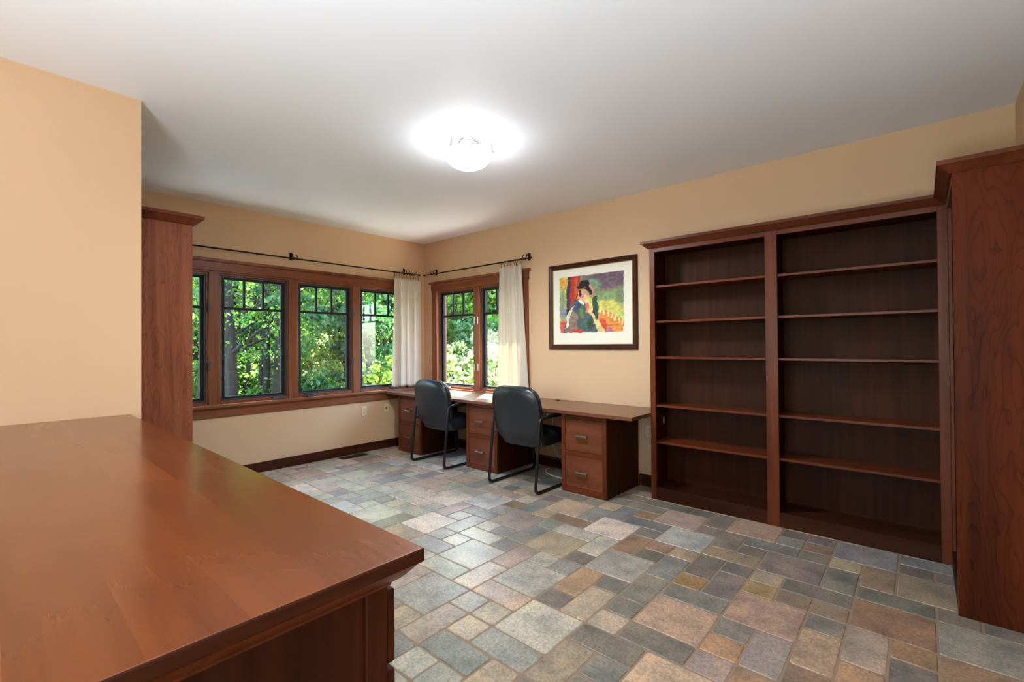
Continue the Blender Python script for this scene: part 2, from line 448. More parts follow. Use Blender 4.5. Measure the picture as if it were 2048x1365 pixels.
wall_with_hole('wall_front', 'y', YB - .12, YB, XC, XR, -.3, H, [(2.4, 5.4, .6, 2.5)], M['wall'])  # opening added for the assumed window behind the camera
mb = MB(); mb.box(XC - .12, XC, YB - .12, YC, -.3, H); mb.box(-.16, XC - .12, YC - .12, YC, -.3, H)
tag(mb.build('wall_partition', M['wall']), kind='structure')
mb = MB(); mb.box(-.16, XR + .12, YB - .12, .16, H, H + .2)
tag(mb.build('ceiling', M['ceil']), kind='structure')

# floor: grout bed and slate-look tiles laid on a 160 mm module
DX, OX, DY = .1605, -.05, .16
TILES = [(20,-17,22,-15,'G'),(19,-14,21,-12,'G'),(19,-15,21,-14,'G'),(21,-15,22,-13,'P'),(21,-13,22,-11,'P'),(22,-14,24,-12,'G'),(22,-15,24,-14,'P'),(22,-16,23,-15,'G'),(23,-16,24,-15,'Y'),(22,-18,23,-16,'P'),(23,-17,24,-16,'Y'),(23,-18,25,-17,'B'),(24,-17,26,-16,'B'),(24,-16,26,-14,'G'),(24,-14,25,-13,'D'),(24,-13,25,-11,'O'),(21,-11,23,-9,'T'),(23,-11,24,-10,'D'),(19,-17,20,-15,'P'),(21,-18,22,-17,'Y'),(22,-19,23,-18,'B'),(23,-19,24,-18,'G'),(24,-19,25,-18,'G'),(25,-19,26,-17,'T'),(26,-17,27,-15,'T'),(26,-15,28,-14,'D'),(25,-14,26,-12,'T'),(25,-12,26,-11,'D'),(24,-11,26,-9,'G'),(24,-9,25,-7,'O'),(23,-10,24,-8,'G'),(25,-9,26,-8,'D'),(25,-8,26,-7,'N'),(26,-8,27,-7,'T'),(25,-7,27,-5,'L'),(26,-10,27,-8,'B'),(26,-12,27,-10,'D'),(27,-9,28,-7,'D'),(27,-10,28,-9,'Y2'),(27,-6,28,-4,'D'),(27,-7,29,-6,'T'),(28,-8,29,-7,'D'),(28,-10,29,-8,'V'),(28,-6,29,-5,'D'),(27,-11,29,-10,'D'),(27,-13,29,-11,'P2'),(27,-14,29,-13,'D'),(26,-13,27,-12,'D'),(26,-14,27,-13,'P'),(28,-16,30,-14,'P2'),(29,-12,30,-11,'D'),(29,-13,30,-12,'O'),(29,-14,30,-13,'P'),(30,-13,31,-11,'V'),(30,-15,32,-13,'O'),(29,-11,31,-9,'P2'),(29,-9,30,-8,'Y2'),(29,-8,30,-7,'T'),(29,-7,31,-5,'V'),(28,-5,30,-4,'B'),(29,-4,30,-3,'B'),(30,-3,31,-2,'V'),(30,-5,31,-4,'D'),(31,-4,33,-2,'B'),(31,-5,32,-4,'T'),(32,-6,33,-4,'N'),(31,-7,32,-5,'D'),(32,-7,34,-6,'D'),(33,-4,34,-3,'D'),(33,-3,35,-2,'B'),(34,-4,35,-3,'D'),(33,-6,35,-4,'T'),(30,-8,32,-7,'D'),(30,-9,31,-8,'N'),(31,-9,32,-8,'N'),(31,-10,32,-9,'D'),(32,-9,34,-7,'O2'),(31,-12,32,-10,'P2'),(32,-11,33,-9,'P'),(33,-10,34,-9,'O'),(33,-12,34,-10,'D'),(32,-13,33,-11,'O'),(34,-7,35,-6,'D'),(35,-7,37,-6,'D'),(34,-9,36,-7,'G'),(34,-11,36,-9,'O'),(15,-13,17,-11,'P0'),(17,-12,18,-10,'G'),(17,-13,18,-12,'G'),(18,-13,19,-12,'G'),(16,-11,17,-10,'G'),(16,-10,18,-9,'B'),(15,-11,16,-9,'V'),(13,-10,15,-8,'P0'),(15,-9,17,-7,'L'),(17,-9,18,-8,'B'),(17,-8,18,-7,'N'),(18,-10,20,-8,'V'),(18,-8,19,-6,'B'),(19,-8,20,-7,'T'),(18,-11,19,-10,'G'),(19,-11,20,-10,'B'),(18,-12,20,-11,'G'),(20,-11,21,-9,'B'),(20,-9,21,-8,'B'),(20,-8,22,-7,'N'),(21,-9,23,-8,'G'),(13,-12,15,-11,'G'),(14,-11,15,-10,'B'),(11,-7,13,-5,'T'),(19,-7,21,-5,'T'),(20,-5,21,-4,'P'),(21,-7,22,-5,'B'),(21,-5,22,-4,'T'),(21,-4,22,-3,'D'),(21,-3,22,-2,'D'),(22,-3,23,-2,'D'),(23,-3,24,-2,'D'),(22,-4,24,-3,'D'),(23,-5,24,-4,'O'),(22,-6,23,-4,'B'),(22,-8,24,-6,'P0'),(23,-6,25,-5,'B'),(24,-5,26,-3,'P'),(24,-3,25,-2,'D'),(25,-3,26,-2,'D'),(26,-4,27,-2,'D'),(26,-5,27,-4,'V'),(24,-7,25,-6,'D'),(27,-4,29,-2,'P2'),(5,-11,7,-9,'G'),(12,-14,14,-12,'G'),(10,-13,11,-11,'B'),(11,-13,12,-12,'G'),(9,-14,10,-12,'G'),(7,-12,9,-11,'G'),(9,-12,10,-11,'G'),(8,-13,9,-12,'B'),(9,-11,11,-10,'G')]
PAL = {'G': (170, 174, 168), 'P': (174, 164, 157), 'P2': (184, 164, 150), 'P0': (196, 191, 187), 'Y': (178, 172, 158), 'Y2': (166, 144, 112),
       'B': (142, 147, 150), 'L': (174, 184, 188), 'D': (130, 130, 127), 'N': (141, 127, 116), 'T': (166, 158, 144), 'O': (162, 140, 120),
       'O2': (156, 134, 115), 'V': (146, 141, 142)}
occ = set(); tl = []
for (i0, j0, i1, j1, c) in TILES:
    tl.append((i0, j0, i1, j1, c))
    for i in range(i0, i1):
        for j in range(j0, j1): occ.add((i, j))
trng = random.Random(5)
IMAX, JMIN = 37, -63
def inside(i, j): return 0 <= i < IMAX and JMIN <= j < 0 and not (i < 11 and j < -23)
for j in range(-1, JMIN - 1, -1):
    for i in range(0, IMAX):
        if (i, j) in occ or not inside(i, j): continue
        opts = [(2, 2)] * 4 + [(2, 1)] * 3 + [(1, 2)] * 3 + [(1, 1)] * 3
        trng.shuffle(opts)
        for (a, b_) in opts + [(1, 1)]:
            cells = [(i + p, j - q) for p in range(a) for q in range(b_)]
            if all(c not in occ and inside(*c) for c in cells): break
        for c in cells: occ.add(c)
        far = i < 14
        c = trng.choice('GGGPPYBBLP0' if far else 'GDDTTPBVNOPD'.replace('0', ''))
        if c == '0': c = 'P0'
        tl.append((i, j - b_ + 1, i + a, j + 1, c))
fb = bmesh.new(); lay = fb.loops.layers.float_color.new('Col')
def sub(poly, z): return [fb.verts.new((p[0], p[1], z)) for p in poly]
for (i0, j0, i1, j1, c) in tl:
    g = .0045; k = .012
    x0, x1 = OX + i0 * DX + g, OX + i1 * DX - g
    y0, y1 = j0 * DY + g, j1 * DY - g
    x0 = max(x0, .0); x1 = min(x1, XR)
    y1 = min(y1, 0.0)
    if x1 - x0 < .01 or y1 - y0 < .01: continue
    base = PAL[c]; f_ = trng.uniform(.93, 1.1)
    col = lin([min(235, max(20, v * f_ * q + trng.uniform(-2.5, 2.5))) for v, q in zip(base, (1.02, .985, .945))])
    def outline(o, cr):
        pts = []
        for (cx_, cy_, a0) in ((x1 - o - cr, y1 - o - cr, 0), (x0 + o + cr, y1 - o - cr, 90), (x0 + o + cr, y0 + o + cr, 180), (x1 - o - cr, y0 + o + cr, 270)):
            for s_ in range(3):
                a_ = math.radians(a0 + s_ * 45)
                pts.append((cx_ + cr * math.cos(a_), cy_ + cr * math.sin(a_)))
        # slightly wavy, hand-cut looking edges
        return [(p[0] + .0022 * mnoise.noise(Vector((p[0] * 9, p[1] * 9, 1))), p[1] + .0022 * mnoise.noise(Vector((p[0] * 9, p[1] * 9, 7)))) for p in pts]
    r0 = sub(outline(0, k), -.004); r1 = sub(outline(.0015, k), -.0012); r2 = sub(outline(.005, k), 0)
    nn = len(r0); fs = []
    for a_, b_ in ((r0, r1), (r1, r2)):
        for q in range(nn): fs.append(fb.faces.new((a_[q], a_[(q + 1) % nn], b_[(q + 1) % nn], b_[q])))
    fs.append(fb.faces.new(r2))
    for f in fs:
        f.material_index = 0
        for lp in f.loops: lp[lay] = col
    for f in fs[:-1]: f.smooth = True
# grout bed
x0, x1, y0, y1 = -.16, XR + .12, YB - .12, .16
for (za, zb) in ((-.0035, None),):
    vs = [fb.verts.new(p) for p in ((x0, y0, za), (x1, y0, za), (x1, y1, za), (x0, y1, za), (x0, y0, -.3), (x1, y0, -.3), (x1, y1, -.3), (x0, y1, -.3))]
    for q in ((0, 1, 2, 3), (7, 6, 5, 4), (4, 5, 1, 0), (5, 6, 2, 1), (6, 7, 3, 2), (7, 4, 0, 3)):
        f = fb.faces.new([vs[t] for t in q]); f.material_index = 1
fm = bpy.data.meshes.new('floor'); fb.to_mesh(fm); fb.free(); fm.materials.append(M['tile']); fm.materials.append(M['grout'])
fo = bpy.data.objects.new('floor', fm); COL.objects.link(fo); tag(fo, kind='structure')

# baseboards
BH = .108
def baseboard(name, parts, m):
    mb = MB()
    for (a, b_, c, d) in parts: mb.box(a, b_, c, d, 0, BH, .003)
    tag(mb.build(name, m), kind='structure')
baseboard('baseboard_left', [(0.001, .019, YC + .02, -.02)], M['by'])
baseboard('baseboard_back', [(.001, .262, -.019, -.001), (.735, 1.546, -.019, -.001), (2.02, 2.842, -.019, -.001), (3.317, 3.575, -.019, -.001)], M['bx'])
baseboard('baseboard_right', [(XR - .019, XR - .001, YB + .01, -1.0)], M['by'])
baseboard('baseboard_partition', [(XC + .001, XC + .019, YB + .01, -4.78)], M['by'])

# unseen overhang added to cut off the sun at both windows
mb = MB(); mb.box(-1.05, -.16, -4.6, 1.0, 2.72, 2.9); mb.box(-.16, 7.2, .16, .80, 2.72, 2.9)
tag(mb.build('sun_cutoff_overhang', M['ext']), kind='structure')

# ------------------------------------------------------------------ windows
def crank(T, along, cx, cy, cz, name='crank_handle'):
    """folding casement operator lying on the stool"""
    mb = MB()
    if along == 'y':
        mb.box(cx - .012, cx + .02, cy - .055, cy + .055, cz, cz + .018, .006, seg=2)
        mb.tube([(cx + .01, cy + .03, cz + .02), (cx + .016, cy - .01, cz + .03), (cx + .018, cy - .07, cz + .026)], [.009, .007, .006])
        mb.lathe([(0, 0), (.009, .002), (.009, .016), (0, .02)], (cx + .018, cy - .075, cz + .018), 10)
    else:
        mb.box(cx - .055, cx + .055, cy - .02, cy + .012, cz, cz + .018, .006, seg=2)
        mb.tube([(cx - .03, cy - .01, cz + .02), (cx + .01, cy - .016, cz + .03), (cx + .07, cy - .018, cz + .026)], [.009, .007, .006])
    return T.part(name, mb, M['screen'])
def make_sash(T, axis, u0, u1, z0, z1, p, out, hinge_side):
    """casement sash in plane p (axis normal), out=+1/-1 outward direction; three lites over one"""
    def B(mb, a0, a1, w0, w1, d0, d1, bev=.002, m=None):
        lo, hi = sorted((p + out * d0, p + out * d1))
        if axis == 'x': mb.box(lo, hi, a0, a1, w0, w1, bev, m)
        else: mb.box(a0, a1, lo, hi, w0, w1, bev, m)
    # inner screen frame
    sf = MB(); t = .016
    for (a0, a1, w0, w1) in ((u0, u0 + t, z0, z1), (u1 - t, u1, z0, z1), (u0 + t, u1 - t, z0, z0 + t), (u0 + t, u1 - t, z1 - t, z1)):
        B(sf, a0, a1, w0, w1, -.012, .0)
    sc_ = T.part('screen_frame', sf, M['screen'])
    f = MB(); t = .046
    B(f, u0, u0 + t, z0, z1, .004, .045); B(f, u1 - t, u1, z0, z1, .004, .045)
    B(f, u0 + t, u1 - t, z0, z0 + t * .8, .004, .045); B(f, u0 + t, u1 - t, z1 - t * .8, z1, .004, .045)
    s = T.part('sash', f, M['sash'])
    g0, g1 = u0 + t, u1 - t; gz0, gz1 = z0 + t * .8, z1 - t * .8
    mz = 1.757
    mu = MB(); B(mu, g0, g1, mz - .013, mz + .013, .008, .036)
    for k in (1, 2):
        c = g0 + (g1 - g0) * k / 3
        B(mu, c - .011, c + .011, mz + .013, gz1, .008, .036)
    T.part('muntin', mu, M['sash'], s)
    gl = MB(); B(gl, g0 - .004, g1 + .004, gz0 - .004, gz1 + .004, .024, .028, 0)
    T.part('pane', gl, M['glass'], s)
    return s
# window_1: four casements in the left wall
T = Thing('window_1', (0, -1.86, .768), kind='structure')
y0, y1, z0, z1 = WA['y0'], WA['y1'], WA['z0'], WA['z1']
cy_ = [-2.65, -1.86, -1.07]
jm = MB(); jm.box(-.16, .0, y0 - .0, y0 + .018, z0, z1); jm.box(-.16, 0, y1 - .018, y1, z0, z1)
jm.box(-.16, 0, y0, y1, z1 - .018, z1); T.part('jamb', jm, M['tz'])
hd = MB(); hd.box(.0005, .022, -3.555, -.178, z1, 2.218, .002); hd.box(.0005, .042, -3.565, -.158, 2.218, 2.248, .004)
T.part('header', hd, M['ty'])
cs = MB(); cs.box(.0005, .02, y0 - .105, y0 + .012, z0, z1, .002); cs.box(.0005, .02, y1 - .012, -.19, z0, z1, .002)
T.part('casing', cs, M['tz'])
edges = [y0 + .018] + [c + s_ * .046 for c in cy_ for s_ in (-1, 1)] + [y1 - .018]
for c in cy_:
    T.box('mullion', M['tz'], -.14, .004, c - .046, c + .046, z0, z1 - .018, .003)
for k in range(4):
    a, b_ = edges[2 * k], edges[2 * k + 1]
    fr = MB(); t = .018
    fr.box(-.1, -.018, a, a + t, z0 + .005, z1 - .018, .002); fr.box(-.1, -.018, b_ - t, b_, z0 + .005, z1 - .018, .002)
    fr.box(-.1, -.018, a + t, b_ - t, z1 - .036, z1 - .018, .002); fr.box(-.1, -.012, a + t, b_ - t, z0, z0 + .032, .002)
    T.part('stop', fr, M['tz'])
    make_sash(T, 'x', a + t, b_ - t, z0 + .032, z1 - .036, -.045, -1, 0)
st = MB(); st.box(-.03, .058, -3.555, -.17, z0 - .03, z0 + .002, .006, seg=2)
st.box(.0, .036, -3.55, -.175, z0 - .045, z0 - .03, .003)
T.part('sill', st, M['ty'])
ap = MB(); ap.box(.0005, .02, -3.55, -.18, .64, z0 - .045, .003); T.part('apron', ap, M['ty'])
for yy in (-2.03, -1.66, -.52): crank(T, 'y', .008, yy, z0 + .002)
for c in cy_:
    for zz in (1.12, 1.72):
        if c == -1.86: continue
        T.box('latch', M['screen'], .0, .016, c - .054 if c == -2.65 else c - .058, c - .036 if c == -2.65 else c - .04, zz, zz + .09, .003)

# window_2: two casements in the back wall
T = Thing('window_2', (1.075, 0, .768), kind='structure')
x0, x1, z0, z1 = WB['x0'], WB['x1'], WB['z0'], WB['z1']
jm = MB(); jm.box(x0, x0 + .014, 0, .16, z0, z1); jm.box(x1 - .014, x1, 0, .16, z0, z1); jm.box(x0, x1, 0, .16, z1 - .014, z1)
T.part('jamb', jm, M['tz'])
hd = MB(); hd.box(.185, 1.96, -.024, -.0005, z1 - .002, 2.214, .002); hd.box(.155, 1.985, -.045, -.0005, 2.214, 2.243, .004)
T.part('header', hd, M['tx'])
cs = MB(); cs.box(.197, x0 + .01, -.02, -.0005, .752, z1 - .002, .002); cs.box(x1 - .01, 1.95, -.02, -.0005, .752, z1 - .002, .002)
T.part('casing', cs, M['tz'])
T.box('mullion', M['tz'], 1.025, 1.125, -.004, .14, z0 - .01, z1 - .014, .003)
for (a, b_) in ((x0 + .014, 1.025), (1.125, x1 - .014)):
    fr = MB(); t = .014
    fr.box(a, a + t, .02, .1, z0 + .005, z1 - .014, .002); fr.box(b_ - t, b_, .02, .1, z0 + .005, z1 - .014, .002)
    fr.box(a + t, b_ - t, .02, .1, z1 - .03, z1 - .014, .002); fr.box(a + t, b_ - t, .012, .1, z0, z0 + .03, .002)
    T.part('stop', fr, M['tz'])
    make_sash(T, 'y', a + t, b_ - t, z0 + .03, z1 - .03, .045, 1, 0)
T.box('sill', M['tx'], x0 - .09, x1 + .09, -.03, .03, .752, z0 + .002, .004)
crank(T, 'x', .52, -.006, z0 + .002)
for zz in (1.02, 1.62):
    mb = MB(); mb.box(1.04, 1.056, -.016, -.004, zz, zz + .1, .003); mb.box(1.1, 1.114, -.016, -.004, zz + .01, zz + .1, .003)
    T.part('latch', mb, M['chrome'])

# assumed_rear_window behind the camera (unseen, assumed big fixed window, added to let fill light in)
T = Thing('assumed_rear_window', (3.9, YB, .6), kind='structure')
mb = MB()
for (a, b_, c, d) in ((2.4, 2.46, .6, 2.5), (5.34, 5.4, .6, 2.5), (3.87, 3.93, .66, 2.44), (2.46, 5.34, .6, .66), (2.46, 5.34, 2.44, 2.5)):
    mb.box(a, b_, YB - .1, YB + .02, c, d, .003)
T.part('frame', mb, M['tz'])
for (a, b_) in ((2.46, 3.87), (3.93, 5.34)):
    mb = MB(); mb.box(a, b_, YB - .05, YB - .046, .66, 2.44); T.part('pane', mb, M['glass'])

# ------------------------------------------------------------------ curtain rods and curtains
def bracket_mb(axis, u, side):
    """scroll bracket: wall plate, arm, curl; axis x -> rod runs along x on the back wall"""
    mb = MB()
    def P(a, d, z): return (a, -d, z) if axis == 'x' else (d, a, z)
    zc = 2.345
    if axis == 'x': mb.box(u - .016, u + .016, -.008, -.0008, zc - .012, zc + .075, .006, seg=2)
    else: mb.box(.0008, .008, u - .016, u + .016, zc - .012, zc + .075, .006, seg=2)
    mb.tube([P(u, .006, zc + .05), P(u, .03, zc + .062), P(u, .055, zc + .05), P(u, .066, zc + .01), P(u, .08, zc - .014), P(u, .096, zc - .008), P(u, .1, zc + .012)], .0055, 8)
    c = [P(u + side * (.02 + .022 * math.sin(t)), .08, zc + .012 + .016 * (1 - math.cos(t))) for t in [q * .45 for q in range(8)]]
    mb.tube(c, .0045, 8)
    return mb
def rod(axis, a0, a1, brs, ends, base, label):
    T = Thing('curtain_rod', base, label, 'curtain rod')
    zc = 2.345; d = .08
    def P(a, z=zc): return (a, -d, z) if axis == 'x' else (d, a, z)
    mb = MB(); mb.tube([P(a0), P((a0 + a1) / 2), P(a1)], .0085, 12); T.part('pole', mb, M['rod'])
    for u, s_ in brs: T.part('bracket', bracket_mb(axis, u, s_), M['rod'])
    for u, s_ in ends:
        f = MB()
        f.tube([P(u), P(u + s_ * .006), P(u + s_ * .012), P(u + s_ * .022), P(u + s_ * .032), P(u + s_ * .038)], [.009, .012, .007, .0135, .011, .003], 12)
        hook = [P(u - s_ * (.035 - .018 * math.cos(t)), zc + .014 + .02 * math.sin(t)) for t in [q * .5 for q in range(7)]]
        f.tube(hook, .0045, 8)
        T.part('finial', f, M['rod'])
rod('y', -3.49, -.165, [(-3.3, 1), (-1.885, 1), (-.35, 1)], [(-.165, 1)], (.08, -1.87, 2.345), 'long thin dark bronze curtain rod above the four-pane left window')
rod('x', .13, 2.03, [(.285, -1), (1.965, -1)], [(.13, -1), (2.03, 1)], (1.1, -.08, 2.345), 'short dark bronze curtain rod above the two-pane window over the desk')

def curtain(axis, base, tops, bots, ztop, zbot, seed, label, nfold):
    """tops/bots: (a0,a1) extents at the header and the hem"""
    r = random.Random(seed)
    T = Thing('curtain', base, label, 'curtain', 'cream linen curtains')
    NU, NV = 130, 40
    ph = [r.uniform(0, 6.28) for _ in range(5)]
    t = bmesh.new(); g = []
    for j in range(NV + 1):
        v = j / NV; row = []
        z = ztop + (zbot - ztop) * v
        a0 = tops[0] + (bots[0] - tops[0]) * v; a1 = tops[1] + (bots[1] - tops[1]) * v
        for i in range(NU + 1):
            u = i / NU
            pleat = math.sin(u * nfold * 2 * math.pi + ph[0] + .5 * math.sin(v * 2.5 + ph[1]) * v)
            soft = math.sin(u * (nfold * .62) * 2 * math.pi + ph[2] + v * 1.4)
            amp = .03 * (1 - v * .2)
            dd = .078 + amp * (pleat * (1 - .4 * v) + .55 * soft * (v + .2)) + .006 * math.sin(u * 41 + ph[3]) * v
            a = a0 + (a1 - a0) * (u + .012 * math.sin(u * nfold * 4 * math.pi + ph[4]))
            if j == 0: dd = .08 + (dd - .08) * .8
            zz = z + (.006 * pleat if j == NV else 0)
            row.append(t.verts.new((a, -dd, zz) if axis == 'x' else (dd, a, zz)))
        g.append(row)
    for j in range(NV):
        for i in range(NU):
            f = t.faces.new((g[j][i], g[j][i + 1], g[j + 1][i + 1], g[j + 1][i])); f.smooth = True
    mb = MB(); mb.add(t, None); 
    for f in mb.bm.faces: f.smooth = True
    o = T.part('cloth', mb, M['linen'])
    sm = o.modifiers.new('thickness', 'SOLIDIFY'); sm.thickness = .0016; sm.offset = 0
    n_ = 7
    for k in range(n_):
        a = tops[0] + (tops[1] - tops[0]) * (k + .5) / n_ + r.uniform(-.012, .012)
        rb = MB(); c = 2.345
        tilt = r.uniform(-.5, .5)
        ring = []
        for q in range(16):
            an = q * math.pi / 8
            du, dv = .019 * math.cos(an), .019 * math.sin(an)
            if axis == 'x': ring.append((a + du * math.sin(tilt), -.08 + du * math.cos(tilt), c + dv - .008))
            else: ring.append((.08 + du * math.cos(tilt), a + du * math.sin(tilt), c + dv - .008))
        rb.tube(ring, .0022, 6, closed=True)
        q0 = (a, -.08, c - .027) if axis == 'x' else (.08, a, c - .027)
        rb.tube([q0, (q0[0], q0[1], ztop + .02), (q0[0], q0[1], ztop - .004)], [.002, .002, .004], 6)
        T.part('ring', rb, M['rod'])
curtain('y', (.08, -.36, .8), (-.572, -.14), (-.6, -.125), 2.272, .805, 3, 'cream curtain gathered in the corner beside the four-pane window', 4)
curtain('x', (1.75, -.08, .83), (1.565, 1.915), (1.53, 2.0), 2.285, .83, 11, 'cream curtain hanging over the right half of the desk window', 4)

# ------------------------------------------------------------------ bookcases
FY = -.3117
CROWN = [(0, 2.19), (.012, 2.19), (.052, 2.228), (.058, 2.228), (.058, 2.25), (0, 2.25)]
def bookcase_back():
    X0, X1, XM0, XM1 = 3.577, 5.485, 4.490, 4.572
    T = Thing('bookcase', ((X0 + X1) / 2, -.16, 0), 'wide dark cherry bookcase with two empty bays against the back wall', 'bookcase')
    bk = -.008
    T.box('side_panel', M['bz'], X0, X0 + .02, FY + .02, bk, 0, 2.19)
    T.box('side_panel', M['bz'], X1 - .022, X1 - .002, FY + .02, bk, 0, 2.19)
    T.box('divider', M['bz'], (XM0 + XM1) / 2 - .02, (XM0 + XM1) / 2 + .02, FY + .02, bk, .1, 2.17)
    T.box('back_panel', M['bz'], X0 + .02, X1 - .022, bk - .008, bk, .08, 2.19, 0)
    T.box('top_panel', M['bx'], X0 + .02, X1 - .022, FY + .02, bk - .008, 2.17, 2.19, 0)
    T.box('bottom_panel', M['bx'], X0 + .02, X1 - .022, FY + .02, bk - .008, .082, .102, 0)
    # face frame: three stiles, top rail
    ff = MB()
    for a, b_ in ((X0 - .001, 3.622), (XM0, XM1), (5.445, 5.4928)):
        ff.box(a, b_, FY, FY + .02, 0, 2.19, .0015, M['wz'])
    for a, b_ in ((3.622, XM0), (XM1, 5.445)):
        ff.box(a, b_, FY + .0005, FY + .02, 2.155, 2.19, .0015, M['wx'])
    T.part('face_frame', ff)
    for a, b_ in ((3.622, XM0), (XM1, 5.445)):
        T.box('base_rail', M['bx'], a, b_, FY + .0008, FY + .02, 0, .104, .0015)
    zs = (1.857, 1.547, 1.233, .812, .491)
    for (a, b_) in ((3.5975, (XM0 + XM1) / 2 - .0205), ((XM0 + XM1) / 2 + .0205, X1 - .0225)):
        for z in zs:
            T.box('shelf', M['wx'], a, b_, FY + .024, bk - .0085, z - .0095, z + .0095, .002)
    cr = MB()
    cr.sweep_mitre([((X0, -.001), (-1, 0)), ((X0, FY), (-1, -1)), ((X1 + .005, FY), (-1, -1))], CROWN, M['wx'])
    T.part('crown_molding', cr)
    # oval cable opening in the left side, between the two lower shelves
    g = MB(); t = bmesh.new()
    vs = []
    for (xx, sc_) in ((3.5975, 1.0), (3.5995, 1.0), (3.5995, .62), (3.5978, .62)):
        vs.append([t.verts.new((xx, -.088 + .02 * sc_ * math.cos(a), .66 + .034 * sc_ * math.sin(a))) for a in [q * math.pi / 10 for q in range(20)]])
    for a_, b_ in zip(vs, vs[1:]):
        for q in range(20): t.faces.new((a_[q], a_[(q + 1) % 20], b_[(q + 1) % 20], b_[q]))
    t.faces.new(vs[-1]); bmesh.ops.recalc_face_normals(t, faces=t.faces); g.add(t)
    T.part('grommet', g, plain('cream_grommet', (176, 156, 120), .5))
bookcase_back()

def bookcase_side():
    # against the right wall, front faces -x, finished end panel faces the camera
    PX = 5.4894; Y0, Y1 = -.9977, FY - .001
    T = Thing('bookcase', (5.65, -.65, 0), 'dark cherry bookcase on the right wall, figured end panel towards the room', 'bookcase')
    bkx = XR - .004
    T.box('end_panel', M['cath'], PX, bkx, Y0, Y0 + .02, 0, 2.19, .002)
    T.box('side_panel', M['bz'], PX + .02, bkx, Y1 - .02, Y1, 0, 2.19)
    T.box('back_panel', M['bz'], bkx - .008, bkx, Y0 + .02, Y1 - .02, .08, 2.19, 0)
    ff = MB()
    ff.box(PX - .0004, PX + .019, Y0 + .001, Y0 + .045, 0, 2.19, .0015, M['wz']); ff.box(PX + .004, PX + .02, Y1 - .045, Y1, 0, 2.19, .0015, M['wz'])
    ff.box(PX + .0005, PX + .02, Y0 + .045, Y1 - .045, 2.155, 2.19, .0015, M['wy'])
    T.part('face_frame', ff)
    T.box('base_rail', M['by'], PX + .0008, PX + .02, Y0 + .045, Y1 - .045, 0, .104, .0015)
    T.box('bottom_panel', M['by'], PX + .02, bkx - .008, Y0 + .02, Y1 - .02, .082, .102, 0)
    for z in (1.857, 1.547, 1.233, .812, .491):
        T.box('shelf', M['wy'], PX + .022, bkx - .0085, Y0 + .0205, Y1 - .0205, z - .0095, z + .0095, .002)
    cr = MB()
    cr.sweep_mitre([((PX, FY + .0), (-1, -1)), ((PX, Y0), (-1, -1)), ((bkx, Y0), (0, -1))], CROWN, M['wy'])
    T.part('crown_molding', cr)
bookcase_side()

def bookcase_left():
    S = 1.612; Y0, Y1 = YC + .004, -3.236
    T = Thing('bookcase', (.87, -3.4, 0), 'tall reddish cherry bookcase end beside the left window', 'bookcase')
    A = .125
    T.box('end_panel', M['cathl'], S - .02, S, Y0, Y1, 0, 2.196, .002)
    T.box('side_panel', M['wz'], A, A + .02, Y0, Y1 - .02, 0, 2.196)
    T.box('back_panel', M['bz'], A + .02, S - .02, Y0, Y0 + .008, .08, 2.196, 0)
    ff = MB()
    for a, b_ in ((A, A + .045), (.82, .9), (S - .065, S - .0205)): ff.box(a, b_, Y1 - .02, Y1, 0, 2.196, .0015, M['wz'])
    for a, b_ in ((A + .045, .82), (.9, S - .065)): ff.box(a, b_, Y1 - .02, Y1, 2.16, 2.196, .0015, M['wx'])
    T.part('face_frame', ff)
    for a, b_ in ((A + .045, .82), (.9, S - .065)): T.box('base_rail', M['bx'], a, b_, Y1 - .02, Y1 - .001, 0, .104, .0015)
    T.box('divider', M['bz'], .84, .88, Y0 + .008, Y1 - .02, .1, 2.19)
    for (a, b_) in ((A + .0205, .8395), (.8805, S - .0205)):
        for z in (.092, 1.857, 1.547, 1.233, .812, .491):
            T.box('shelf', M['wx'], a, b_, Y0 + .0085, Y1 - .022, z - .0095, z + .0095, .002)
    cr = MB()
    cr.sweep_mitre([((S, Y0), (1, 0)), ((S, Y1), (1, 1)), ((A, Y1), (-1, 1)), ((A, Y0), (-1, 0))], [(o, z + .004) for o, z in CROWN], M['wx'])
    T.part('crown_molding', cr)
    T.box('top_panel', M['bx'], A, S, Y0, Y1, 2.196, 2.21, 0)
bookcase_left()

